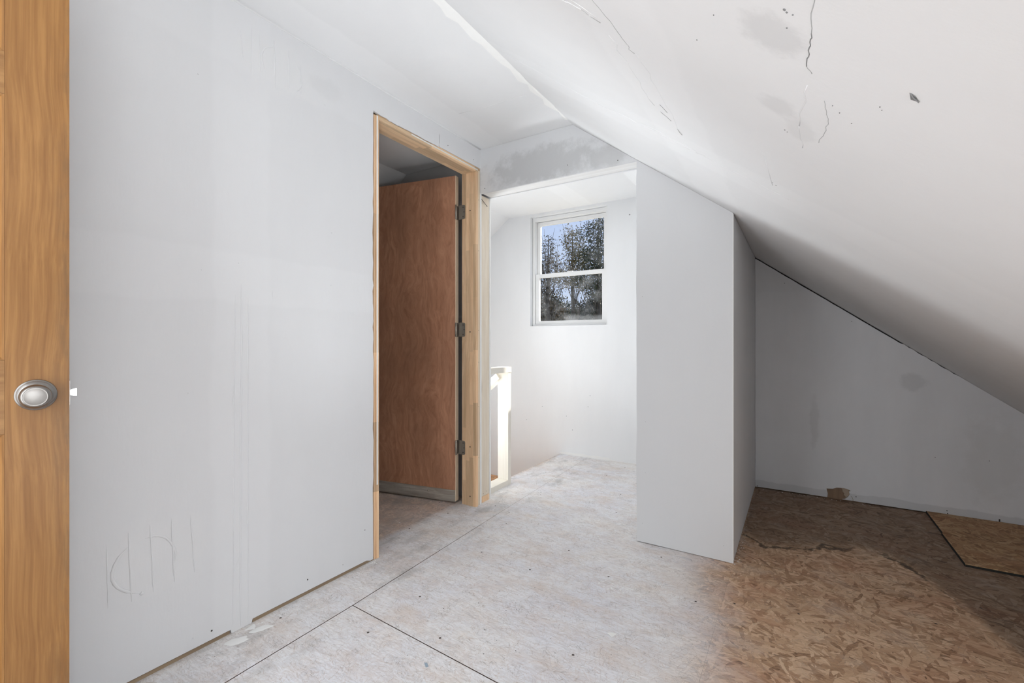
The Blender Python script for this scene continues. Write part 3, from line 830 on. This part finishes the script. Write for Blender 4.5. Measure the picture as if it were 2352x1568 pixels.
for zc in (1.850, 1.105, 0.357):
    hb = bmesh.new()
    hw, hh = 0.034, 0.089
    # knuckle
    addtube(hb, [(-0.004, 0.006, zc - hh / 2), (-0.004, 0.006, zc + hh / 2)], 0.0058, 12)
    for kz in (-0.27, -0.09, 0.09, 0.27):
        addtube(hb, [(-0.004, 0.006, zc + kz * hh - 0.0006), (-0.004, 0.006, zc + kz * hh + 0.0006)], 0.0062, 12)
    h = from_bm('hinge', hb, M['hinge'], d2, smooth=True)
    # leaf on the door edge, round corners
    def plate(x0, x1, round_lo):
        r = 0.012
        pts = []
        if round_lo:
            cs = [((x0 + r), zc - hh / 2 + r, math.pi, 1.5 * math.pi), (x1, zc - hh / 2, None, None), (x1, zc + hh / 2, None, None), ((x0 + r), zc + hh / 2 - r, 0.5 * math.pi, math.pi)]
        else:
            cs = [(x0, zc - hh / 2, None, None), ((x1 - r), zc - hh / 2 + r, 1.5 * math.pi, 2 * math.pi), ((x1 - r), zc + hh / 2 - r, 0, 0.5 * math.pi), (x0, zc + hh / 2, None, None)]
        for cx, cz, a0, a1 in cs:
            if a0 is None:
                pts.append((cx, cz))
            else:
                pts += [(cx + r * math.cos(a), cz + r * math.sin(a)) for a in np.linspace(a0, a1, 6)]
        return pts
    lf = bmesh.new()
    addprism(lf, [(-0.0016, -y, z) for y, z in plate(0.0, 0.030, False)], (0.0014, 0, 0))
    from_bm('hinge_leaf', lf, M['hinge'], h)
    # leaf on the jamb: placed in world, carried into the door's frame
    inv = (Matrix.Translation(d2.location) @ Matrix.Rotation(ang, 4, 'Z')).inverted()
    lj = bmesh.new()
    addprism(lj, [inv @ Vector((-1.812 + x, 2.2808, z)) for x, z in plate(-0.012, 0.036, False)], inv.to_3x3() @ Vector((0, -0.0016, 0)))
    from_bm('hinge_leaf', lj, M['hinge'], h)
    for dx, dz in ((0.020, 0.030), (0.027, 0.0), (0.020, -0.030)):
        sb = bmesh.new()
        addtube(sb, [inv @ Vector((-1.812 + dx, 2.2793, zc + dz)), inv @ Vector((-1.812 + dx, 2.2786, zc + dz))], 0.0032, 8)
        from_bm('screw', sb, M['screw'], h)

# ------------------------------------------------------------------ pine panel door at the left edge of the room
phi = math.radians(13)
dv = Vector((math.sin(phi), math.cos(phi), 0))          # hinge -> free edge
Kp = Vector((-1.418, 0.293, 0.913))
PW, PT = 0.762, 0.035
free = Vector((Kp.x, Kp.y, 0)) + dv * 0.0525
# local frame: x from the FREE edge back towards the hinge, y = outwards (towards the room), z up
d1 = empty('door_1', (free.x, free.y, 0.0), math.atan2(-dv.y, -dv.x))
S(d1, 'honey coloured six panel pine door standing open beside the left wall', 'door')
# local +y for rotation atan2(-dv): x axis = -dv, y axis = rot90(x) = (dv.y,-dv.x) -> points to +X: the room
SW, MW = 0.099, 0.095
pw = (PW - 2 * SW - MW) / 2
z0d, z1d = 0.012, 2.04
rails = [(z0d, 0.25), (0.833, 0.990), (1.557, 1.647), (1.93, z1d)]
box('stile', 0.0, SW, -PT, 0.0, z0d, z1d, M['pine'], d1, 0.0018)
box('stile', PW - SW, PW, -PT, 0.0, z0d, z1d, M['pine'], d1, 0.0018)
for a, b in rails:
    box('rail', SW + 0.0004, PW - SW - 0.0004, -PT, -0.0002, a, b, M['pine_x'], d1, 0.0008)
openings = [(rails[i][1], rails[i + 1][0]) for i in range(3)]
for a, b in openings:
    box('mullion', SW + pw, SW + pw + MW, -PT, -0.0002, a + 0.0004, b - 0.0004, M['pine'], d1, 0.0008)
    for x0 in (SW, SW + pw + MW):
        x1 = x0 + pw
        bm = bmesh.new()
        # moulded sticking sloping down to the panel, then the raised field
        def loop(ins, y):
            return [bm.verts.new(p) for p in ((x0 + ins, y, a + ins), (x1 - ins, y, a + ins), (x1 - ins, y, b - ins), (x0 + ins, y, b - ins))]
        prof = [(0.0004, -0.0006), (0.004, -0.0012), (0.007, -0.0055), (0.011, -0.006), (0.015, -0.0125), (0.018, -0.013), (0.045, -0.006), (0.047, -0.0055)]
        ls = [loop(i_, y_) for i_, y_ in prof]
        for p_, q_ in zip(ls, ls[1:]):
            for k in range(4):
                bm.faces.new((p_[k], p_[(k + 1) % 4], q_[(k + 1) % 4], q_[k]))
        bm.faces.new(ls[-1])
        bk = loop(0.0004, -PT + 0.008)
        for k in range(4):
            bm.faces.new((ls[0][k], ls[0][(k + 1) % 4], bk[(k + 1) % 4], bk[k]))
        bm.faces.new(bk)
        from_bm('panel', bm, M['pine'], d1)
# knob
kb = bmesh.new()
km = Matrix.Translation((0.0525, 0.0, Kp.z)) @ Matrix.Rotation(-math.pi / 2, 4, 'X')
addlathe(kb, [(0.0335, 0.0), (0.0335, 0.003), (0.0328, 0.0045), (0.0312, 0.0050), (0.0300, 0.0075), (0.022, 0.013), (0.015, 0.016), (0.0125, 0.022), (0.0125, 0.026), (0.016, 0.029), (0.0225, 0.034), (0.0252, 0.040),
              (0.0250, 0.044), (0.0228, 0.0515), (0.0202, 0.0545), (0.0188, 0.0550), (0.017, 0.0546), (0.008, 0.0538), (0, 0.0536)], km, 64)
from_bm('door_knob', kb, M['nickel'], d1, smooth=True)
lb = bmesh.new()
box('latch_plate', -0.0012, 0.0004, -PT / 2 - 0.0125, -PT / 2 + 0.0125, Kp.z - 0.028, Kp.z + 0.028, M['nickel'], d1)
zz = [(0.0, 0.0045), (-0.003, 0.0065), (-0.006, 0.0078), (-0.0125, 0.0085)]
addprism(lb, [(x, -PT / 2 - 0.0055, Kp.z + z) for x, z in zz] + [(x, -PT / 2 - 0.0055, Kp.z - z) for x, z in zz[::-1]], (0, 0.011, 0))
from_bm('latch_bolt', lb, M['steel'], d1, bevel=0.0012)

# ------------------------------------------------------------------ end wall of the low recess
ey = YE
top = []
for x in np.linspace(1.95, 0.80, 12):
    top.append((x, zs(x) - 0.0015))
for x in np.linspace(0.78, 0.56, 12):
    top.append((x, zs(x) - (0.0015 if int(x * 60) % 3 == 0 else 0.0065)))
for x in np.linspace(0.54, -0.249, 22):
    top.append((x, zs(x) - 0.0085 - 0.002 * rng.random()))
hole = [(0.1705, 0.006), (0.1730, 0.030), (0.1660, 0.062), (0.1760, 0.063), (0.2000, 0.066), (0.2210, 0.077), (0.2560, 0.080), (0.2760, 0.078), (0.2950, 0.068), (0.2860, 0.063), (0.2890, 0.045), (0.2800, 0.025), (0.2650, 0.010), (0.250, 0.006)]
pe = [(-0.249, 0.006)] + hole + [(1.95, 0.006)] + top
we = prism('wall_end', [(x, ey, z) for x, z in pe], (0, T, 0), M['wall_end'])
S(we, 'dim grey plasterboard end wall of the low recess under the slope', 'wall')
box('cavity_shade', -0.24, 1.95, ey + 0.030, ey + 0.05, -0.01, 1.70, M['dark'], we)  # near-black sheet painting the shade of the cavity behind the gap
box('sole_plate', 0.10, 0.36, ey + T + 0.0008, ey + 0.029, 0.0, 0.10, M['stud_dark'], we)
prism('paper_flap', [(x, ey + 0.006, z) for x, z in [(0.246, 0.078), (0.252, 0.066), (0.250, 0.058), (0.262, 0.044), (0.258, 0.036), (0.272, 0.022), (0.286, 0.036), (0.289, 0.060), (0.277, 0.077)]], (0, 0.002, 0), M['paper'], we)
bm = bmesh.new()
addtube(bm, [(x, ey - 0.001, z) for x, z in smooth_pts([(0.296, 0.036), (0.303, 0.026), (0.3065, 0.014), (0.305, 0.004)], 4)], 0.0012, 6)
from_bm('torn_paper', bm, M['paper'], we, smooth=True)
for x, z in ((-0.07, 1.43), (0.30, 1.16), (-0.235, 0.012), (0.322, 0.036), (0.752, 0.031), (0.755, 0.016), (0.93, 0.35), (0.70, 0.34)):
    bm = bmesh.new()
    addtube(bm, [(x, ey + 0.001, z), (x, ey - 0.0006, z)], 0.0030 if z < 0.1 else 0.0022, 8)
    from_bm('screw_head', bm, M['screw'], we)
box('shim', 0.968, 0.974, ey - 0.001, ey + 0.004, 0.0125, 0.027, M['screw'], we)

# outer walls that close the room off from daylight
wf = bmesh.new()
addbox(wf, -0.78, 2.0, -0.55, -0.43, -0.2, 2.3)
addbox(wf, -3.6, -1.62, -0.55, -0.43, -0.2, 2.3)
addbox(wf, -1.62, -0.78, -0.55, -0.43, 2.06, 2.3)
wf = from_bm('wall_front', wf, M['wall'])
S(wf, 'gable wall with the entry doorway behind the viewer', 'wall')
wh = box('wall_daylight_block', -2.6, 1.0, -0.90, -0.86, -0.2, 2.4, M['wall'])  # added beyond the doorway to keep sky light out
S(wh, 'added wall blocking daylight beyond the entry doorway, behind the viewer', 'wall')
bm = bmesh.new()
addbox(bm, -2.6, 1.0, -0.86, -0.551, 2.3, 2.4)
addbox(bm, -2.6, -2.5, -0.86, -0.551, -0.2, 2.3)
addbox(bm, 0.9, 1.0, -0.86, -0.551, -0.2, 2.3)
addbox(bm, -2.5, 0.9, -0.86, -0.551, -0.2, -0.016)
S(from_bm('wall_daylight_block_return', bm, M['wall']), 'added returns blocking daylight behind the viewer', 'wall')
wk = box('wall_knee', 1.50, 1.52, -0.43, YE - 0.001, 0.001, zs(1.52) - 0.002, M['wall'])
S(wk, 'low knee wall under the foot of the right slope', 'wall')
wo = box('wall_outer', -3.62, -3.60, -0.55, YN + 0.14, -3.0, zs(-3.6), M['wall'])
S(wo, 'far side wall of stairwell and side room', 'wall')

# ------------------------------------------------------------------ stairwell outer wall with window
wx0, wx1, wz0, wz1 = -2.160, -1.395, 1.176, 2.215
bm = bmesh.new()
yb = YN + 0.15
addbox(bm, -3.62, wx0, YN, yb, -3.0, 2.255)
addbox(bm, wx1, 2.0, YN, yb, -0.3, 2.255)
addbox(bm, wx0, wx1, YN, yb, -3.0, wz0)
addbox(bm, wx0, wx1, YN, yb, wz1, 2.255)
wnk = from_bm('wall_window', bm, M['wall'])
S(wnk, 'bright white stairwell wall holding the small window', 'wall')
bm = bmesh.new()
addbox(bm, -2.5, -1.0, YN - 0.0015, YN - 0.0001, 0.0, 0.035)
for x in (-1.55,):
    pass
bm.free()
for x, z in ((-1.195, 2.10), (-1.78, 0.35), (-1.72, 0.23), (-2.03, 0.42), (-2.2, 0.28), (-1.55, 0.55), (-1.57, 0.45)):
    bm = bmesh.new()
    addtube(bm, [(x, YN + 0.001, z), (x, YN - 0.0008, z)], 0.006 if z > 2 else 0.0034, 8)
    from_bm('screw_head', bm, M['grime'], wnk)
# ragged strip of bare compound along the foot of that wall
bm = bmesh.new()
xs = np.linspace(-1.84, -0.72, 26)
hs = np.interp(xs, [-1.84, -1.7, -1.6, -1.45, -1.3, -0.72], [0.012, 0.022, 0.02, 0.028, 0.008, 0.004]) + rng.normal(0, 0.003, 26)
addprism(bm, [(x, YN - 0.0002, 0.0008) for x in (xs[0], xs[-1])] + [(x, YN - 0.0002, max(0.002, h)) for x, h in zip(xs[::-1], hs[::-1])], (0, -0.0012, 0))
from_bm('compound_strip', bm, M['header'], wnk)

win = empty('window_1', ((wx0 + wx1) / 2, YN + 0.09, wz0))
S(win, 'small white double hung window with dirty glass over the stairs', 'window')
fy0, fy1 = YN + 0.045, YN + 0.125
FJ = 0.028
lp('frame', wx0 + 0.0025, wx0 + FJ, fy0, fy1, wz0, wz1, M['vinyl'], win, 0.002)
lp('frame', wx1 - FJ, wx1 - 0.0025, fy0, fy1, wz0, wz1, M['vinyl'], win, 0.002)
lp('frame', wx0 + FJ, wx1 - FJ, fy0, fy1, wz1 - 0.034, wz1 - 0.0025, M['vinyl'], win, 0.002)
lp('sill', wx0 + FJ, wx1 - FJ, fy0 - 0.004, fy1, wz0, wz0 + 0.018, M['vinyl'], win, 0.002)
mid = 1.655


def sash(name, y0, y1, z0, z1, sl_, sb, st_, glass):
    L = win.location
    bm = bmesh.new()
    x0, x1 = wx0 + FJ + 0.0035, wx1 - FJ - 0.0035
    addbox(bm, x0 - L.x, x0 + sl_ - L.x, y0 - L.y, y1 - L.y, z0 - L.z, z1 - L.z)
    addbox(bm, x1 - sl_ - L.x, x1 - L.x, y0 - L.y, y1 - L.y, z0 - L.z, z1 - L.z)
    addbox(bm, x0 + sl_ - L.x, x1 - sl_ - L.x, y0 - L.y, y1 - L.y, z0 - L.z, z0 + sb - L.z)
    addbox(bm, x0 + sl_ - L.x, x1 - sl_ - L.x, y0 - L.y, y1 - L.y, z1 - st_ - L.z, z1 - L.z)
    s = from_bm(name, bm, M['vinyl'], win, bevel=0.0015)
    ym = (y0 + y1) / 2
    pb = bmesh.new()
    addbox(pb, x0 + sl_ - 0.004, x1 - sl_ + 0.004, ym - 0.0015, ym + 0.0015, z0 + sb - 0.004, z1 - st_ + 0.004)
    p = from_bm('pane', pb, glass, s)
    p.location = -L                    # the pane keeps world coordinates for its dust
    return s


sash('sash', YN + 0.092, YN + 0.118, mid - 0.012, wz1 - 0.038, 0.030, 0.030, 0.034, M['glass_up'])
sash('sash', YN + 0.056, YN + 0.086, wz0 + 0.019, mid + 0.018, 0.034, 0.030, 0.036, M['glass_low'])
lp('sash_lock', -1.80, -1.75, YN + 0.060, YN + 0.086, mid + 0.018, mid + 0.026, M['vinyl'], win, 0.002)

# ------------------------------------------------------------------ railing beside the stairs
rl = empty('guard_rail', (-1.79, 2.62, 0))
tag(rl, 'short unpainted white timber guard rail at the head of the stairs', 'railing')
rx0, rx1 = -1.842, -1.753
lp('bottom_plate', rx0, rx1, 2.455, 2.748, 0.0, 0.038, M['rail_y'], rl, 0.0015)
lp('post', rx0, rx1, 2.749, 2.787, 0.0, 0.808, M['rail'], rl, 0.0015)
lp('top_plate', rx0, rx1 + 0.002, 2.455, 2.790, 0.809, 0.847, M['rail_y'], rl, 0.0015)
bm = bmesh.new()
L = rl.location
a_, b_ = Vector((-1.843, 2.765, 0.80)) - L, Vector((-2.52, 2.765, 0.26)) - L
dd = (b_ - a_).normalized()
nn = Vector((-dd.z, 0, dd.x))
if nn.z < 0:
    nn = -nn
addprism(bm, [a_ + Vector((0, -0.04, 0)), b_ + Vector((0, -0.04, 0)), b_ - nn * 0.045 + Vector((0, -0.04, 0)), a_ - nn * 0.045 + Vector((0, -0.04, 0))], (0, 0.08, 0))
from_bm('sloped_rail', bm, M['rail'], rl, bevel=0.0015)

# ------------------------------------------------------------------ loose boards on the recess floor
for i, (y0, y1, lab) in enumerate(((3.2715, YE - 0.003, 'clean strand board lying on the recess floor against the end wall'), (2.868, 3.2700, 'clean strand board in front of the board against the end wall'))):
    bm = bmesh.new()
    addbox(bm, 0.660 if i == 0 else 0.655, 1.44, y0, y1, 0.0003, 0.0125)
    b = from_bm('floor_board', bm, M['osb_patch'], None, bevel=0.0008)
    tag(b, lab, 'board', 'strand boards on the recess floor')
    bm = bmesh.new()
    addbox(bm, (0.660 if i == 0 else 0.655) - 0.0022, (0.660 if i == 0 else 0.655) - 0.0002, y0 + 0.001, y1 - 0.001, 0.0003, 0.0122)
    if i == 1:
        addbox(bm, 0.6548, 1.44, y0 - 0.0022, y0 - 0.0002, 0.0003, 0.0098)
    from_bm('board_edge_strip', bm, M['black_edge'], b)  # near-black strips along the left and front board edges

# ------------------------------------------------------------------ things lying on the floor
def splat(cx, cy, a, b, rot, seed, lab):
    r_ = np.random.default_rng(seed)
    bm = bmesh.new()
    n = 26
    ph = r_.uniform(0, 6.28, 5)
    rad = [1 + sum(0.10 * math.sin((k + 2) * th + ph[k]) / (1 + 0.3 * k) for k in range(5)) + r_.normal(0, 0.035) for th in np.linspace(0, 2 * math.pi, n, endpoint=False)]
    rows = []
    for s, h in ((1.0, 0.0002), (0.9, 0.0012), (0.55, 0.0019)):
        row = []
        for k, th in enumerate(np.linspace(0, 2 * math.pi, n, endpoint=False)):
            x, y = a * rad[k] * s * math.cos(th), b * rad[k] * s * math.sin(th)
            row.append(bm.verts.new((cx + x * math.cos(rot) - y * math.sin(rot), cy + x * math.sin(rot) + y * math.cos(rot), h + r_.uniform(0, 0.0003))))
        rows.append(row)
    for p, q in zip(rows, rows[1:]):
        for k in range(n):
            bm.faces.new((p[k], p[(k + 1) % n], q[(k + 1) % n], q[k]))
    bm.faces.new(rows[-1])
    o = from_bm('compound_splat', bm, M['compound'], None, smooth=True)
    return tag(o, lab, 'plaster', 'plaster splats by the left wall')


splat(-1.632, 0.824, 0.020, 0.036, -0.35, 3, 'white plaster splat on the floor, nearer the viewer of two by the wall')
splat(-1.629, 0.906, 0.017, 0.034, -0.35, 5, 'white plaster splat on the floor, further of two by the wall')

c1 = prism('drywall_chip', [(-0.566, 1.541, 0.0004), (-0.546, 1.528, 0.0004), (-0.537, 1.551, 0.0004), (-0.552, 1.549, 0.0004)], (0, 0, 0.003), M['compound'])
tag(c1, 'white triangular plasterboard chip alone on the dusty floor', 'chip')
c2 = prism('plastic_scrap', [(-1.012, 1.087, 0.0003), (-0.994, 1.074, 0.0003), (-0.989, 1.081, 0.0003), (-1.003, 1.091, 0.0003)], (0, 0, 0.0015), m_plain('blue_grey_plastic', (0.34, 0.42, 0.50), 0.5))
tag(c2, 'small blue grey scrap on the floor near the seam', 'scrap')
c3 = prism('plaster_curl', [(-1.665, 0.868, 0.0004), (-1.648, 0.893, 0.0004), (-1.655, 0.900, 0.0004), (-1.672, 0.905, 0.0004)], (0, 0, 0.004), M['compound'])
tag(c3, 'curled plaster scrap at the foot of the taped wall joint', 'scrap')


def crumbs(name, spots, rmin, rmax, mat, lab, cat, flat=0.5):
    bm = bmesh.new()
    for (cx, cy, sx_, sy_, n) in spots:
        for _ in range(n):
            x, y, r = cx + rng.normal(0, sx_), cy + rng.normal(0, sy_), rng.uniform(rmin, rmax)
            k = 6
            a0 = rng.uniform(0, 6.28)
            el = rng.uniform(0.5, 1.0)
            ring = [(x + r * math.cos(a0 + 6.283 * i / k) * rng.uniform(0.7, 1.1), y + el * r * math.sin(a0 + 6.283 * i / k) * rng.uniform(0.7, 1.1)) for i in range(k)]
            lo = [bm.verts.new((p[0], p[1], 0.0002)) for p in ring]
            hi = bm.verts.new((x, y, 0.0002 + r * flat))
            for i in range(k):
                bm.faces.new((lo[i], lo[(i + 1) % k], hi))
    o = from_bm(name, bm, mat)
    return tag(o, lab, cat, None, 'stuff')


crumbs('paint_drops', [(-0.873, 2.268, 0.035, 0.012, 14), (-0.68, 1.84, 0.035, 0.035, 34), (-0.45, 1.93, 0.03, 0.02, 8), (-0.853, 2.134, 0.01, 0.01, 4), (-0.62, 2.05, 0.06, 0.05, 12)], 0.0012, 0.0052, M['compound'], 'spatter of white paint drops on the floor before the pier', 'paint', 0.12)
crumbs('plaster_crumbs', [(-1.665, 1.45, 0.012, 0.018, 14), (-1.97, 1.82, 0.05, 0.07, 14), (-1.655, 0.95, 0.008, 0.03, 6), (-0.24, 2.55, 0.006, 0.16, 22), (-0.235, 2.36, 0.01, 0.02, 8), (0.1, YE - 0.02, 0.2, 0.004, 22)], 0.0012, 0.0045, M['compound'], 'white plaster crumbs scattered along wall feet', 'debris', 0.5)
crumbs('wood_crumbs', [(-1.60, 2.45, 0.06, 0.03, 16), (-1.05, 1.25, 0.35, 0.25, 40), (-1.3, 3.1, 0.2, 0.3, 14), (0.35, 1.7, 0.2, 0.2, 16)], 0.0012, 0.0034, M['screw'], 'dark wood crumbs and grit strewn over the subfloor', 'debris', 0.4)

# ------------------------------------------------------------------ outdoors: ground and trees beyond the stair window
gd = bmesh.new()
addbox(gd, -70, 40, 4.5, 120, -3.4, -3.0)
gd = from_bm('ground', gd, m_plain('autumn_ground', (0.20, 0.17, 0.10), 0.9, noise=0.3, scale=0.8))
S(gd, 'autumn ground outdoors below the stair window', 'ground')

LEAF = {
    'dark': m_leaf('dark_green_leaves', (0.026, 0.044, 0.024), (0.055, 0.068, 0.034), (0.18, 0.13, 0.045)),
    'olive': m_leaf('olive_autumn_leaves', (0.10, 0.095, 0.03), (0.20, 0.15, 0.05), (0.28, 0.15, 0.055)),
    'rust': m_leaf('rusty_autumn_leaves', (0.05, 0.05, 0.026), (0.12, 0.085, 0.04), (0.26, 0.14, 0.055)),
    'blue': m_leaf('blue_green_leaves', (0.024, 0.038, 0.03), (0.04, 0.055, 0.042), (0.09, 0.08, 0.04)),
}


def tree(name, x, y, h, clumps, nleaf, leaf, lab, seed, ls=(0.07, 0.15), twigs=14):
    """clumps: (dx, dy, z, rx, rz) ellipsoids of foliage"""
    r_ = np.random.default_rng(seed)
    root = empty(name, (x, y, -3.0))
    bm = bmesh.new()
    top = h
    addtube(bm, [(0, 0, 0), (0.06, 0.02, h * 0.35), (-0.05, 0.05, h * 0.7), (0.03, 0, top)], [0.20, 0.15, 0.09, 0.02], 8)
    from_bm('trunk', bm, M['bark'], root, smooth=True)
    bm = bmesh.new()
    for _ in range(twigs):
        c = clumps[r_.integers(len(clumps))]
        z0 = r_.uniform(0.45, 0.95) * (c[2] + 3.0)
        th = r_.uniform(0, 6.28)
        e = Vector((c[0] + c[3] * r_.uniform(0.5, 1.15) * math.cos(th), c[1] + c[3] * r_.uniform(0.5, 1.15) * math.sin(th), c[2] + 3.0 + c[4] * r_.uniform(0.1, 1.15)))
        s = Vector((0, 0, z0))
        m_ = (s + e) / 2 + Vector((r_.normal(0, 0.12), r_.normal(0, 0.12), r_.normal(0.15, 0.15)))
        addtube(bm, [s, m_, e], [0.032, 0.02, 0.006], 5)
    from_bm('branches', bm, M['bark'], root, smooth=True)
    vol = np.array([c[3] ** 2 * c[4] for c in clumps])
    which = r_.choice(len(clumps), nleaf, p=vol / vol.sum())
    cl = np.array(clumps)[which]
    d = r_.normal(0, 1, (nleaf, 3))
    d /= np.linalg.norm(d, axis=1)[:, None]
    rad = r_.uniform(0.15, 1.0, nleaf) ** 0.5
    # leaves gather in sprays
    spray = r_.normal(0, 1, (nleaf // 9 + 1, 3))[np.arange(nleaf) // 9]
    spray /= np.linalg.norm(spray, axis=1)[:, None]
    cen = np.stack([cl[:, 0], cl[:, 1], cl[:, 2] + 3.0], 1) + (0.75 * spray + 0.25 * d) * (rad * 1.05)[:, None] * np.stack([cl[:, 3], cl[:, 3], cl[:, 4]], 1)
    a = r_.normal(0, 1, (nleaf, 3))
    a /= np.linalg.norm(a, axis=1)[:, None]
    b = np.cross(a, r_.normal(0, 1, (nleaf, 3)))
    b /= np.linalg.norm(b, axis=1)[:, None]
    n = np.cross(a, b)
    sz = r_.uniform(ls[0], ls[1], nleaf)[:, None]
    v = np.stack([cen - a * sz, cen - b * sz * 0.5 + n * sz * 0.15, cen + a * sz, cen + b * sz * 0.5 + n * sz * 0.15], 1).reshape(-1, 3)
    f = np.arange(nleaf * 4).reshape(-1, 4)
    tri = np.concatenate([f[:, [0, 1, 2]], f[:, [0, 2, 3]]])
    me = bpy.data.meshes.new('foliage')
    me.from_pydata(v.tolist(), [], tri.tolist())
    me.update()
    fo = link('foliage', me, LEAF[leaf], root)
    fo['kind'] = 'stuff'
    tag(root, lab, 'tree', 'trees beyond the stair window')
    return root


tree('thin_tree', -13.9, 26.7, 11.0, [(0, 0, 6.8, 0.9, 1.5), (0.3, -0.2, 5.7, 1.3, 1.2), (-0.5, 0.2, 4.6, 1.4, 1.2)], 2600, 'rust', 'thin sparse tree with bare twigs, left of the trees in the window', 11, ls=(0.04, 0.085), twigs=34)
tree('autumn_tree', -13.75, 30.2, 12.2, [(0, 0, 8.3, 1.1, 1.4), (0.6, 0, 6.9, 1.5, 1.3), (-0.6, 0.2, 5.7, 1.4, 1.2), (0.6, 0, 5.2, 1.0, 0.7)], 4700, 'olive', 'yellow olive autumn tree in the middle of the window', 12, ls=(0.045, 0.09), twigs=30)
tree('dark_tree', -10.9, 28.0, 12.4, [(0, 0, 8.0, 1.4, 1.6), (0.1, 0, 6.3, 1.8, 1.4), (-0.7, 0.2, 5.2, 1.4, 1.2), (0.3, 0, 4.4, 1.4, 1.0)], 6800, 'dark', 'dense dark green tree at the right of the window', 13, ls=(0.045, 0.10), twigs=30)
tree('lower_tree', -18.6, 34.5, 9.2, [(0, 0, 3.6, 1.7, 2.2), (1.3, 0, 2.8, 1.6, 1.8), (-0.8, 0, 2.4, 1.2, 1.5)], 8000, 'rust', 'dense rusty low tree behind the thin bare tree', 14, ls=(0.06, 0.12))
tree('low_green_tree', -14.4, 36.4, 9.6, [(0, 0, 3.4, 1.7, 2.1), (1.4, 0.2, 4.4, 1.6, 2.1), (-0.9, 0, 2.4, 1.3, 1.5)], 9000, 'blue', 'wide blue green low tree under the dark green tree', 15, ls=(0.06, 0.13))
tree('far_tree', -20.6, 46.5, 9.0, [(0, 0, 3.4, 3.2, 2.3), (3.2, 0, 4.2, 2.8, 2.9), (-3.0, 0, 4.4, 2.4, 2.6), (0.6, 0.3, 1.8, 2.6, 2.0)], 14000, 'dark', 'broad dark thicket filling the lower pane behind the low trees', 16, ls=(0.09, 0.18))
# the same tree line goes on to either side, out of the window's view from here
for k, (x, y, leaf, sc, lab) in enumerate((
        (-21.5, 25.5, 'olive', 1.0, 'olive tree in the gap of the tree line beside the thin bare tree'),
        (-25.5, 31.0, 'dark', 1.15, 'tall dark tree at the end of the tree line past the thin bare tree'),
        (-6.6, 30.5, 'rust', 1.0, 'rusty tree next along from the dense dark green tree'),
        (-3.0, 27.5, 'olive', 1.05, 'olive tree two along from the dense dark green tree'),
        (-7.5, 38.0, 'dark', 1.2, 'tall dark tree standing behind the rusty tree of the tree line'),
        (0.8, 33.0, 'blue', 1.1, 'blue green tree at the end of the tree line past the olive tree'))):
    tree('side_tree', x, y, 11.0 * sc, [(0, 0, 6.4 * sc, 1.5, 1.9), (0.5, 0, 4.6, 2.0, 1.6), (-0.7, 0.2, 3.2, 1.8, 1.6)], 4500, leaf, lab, 30 + k, ls=(0.06, 0.12))
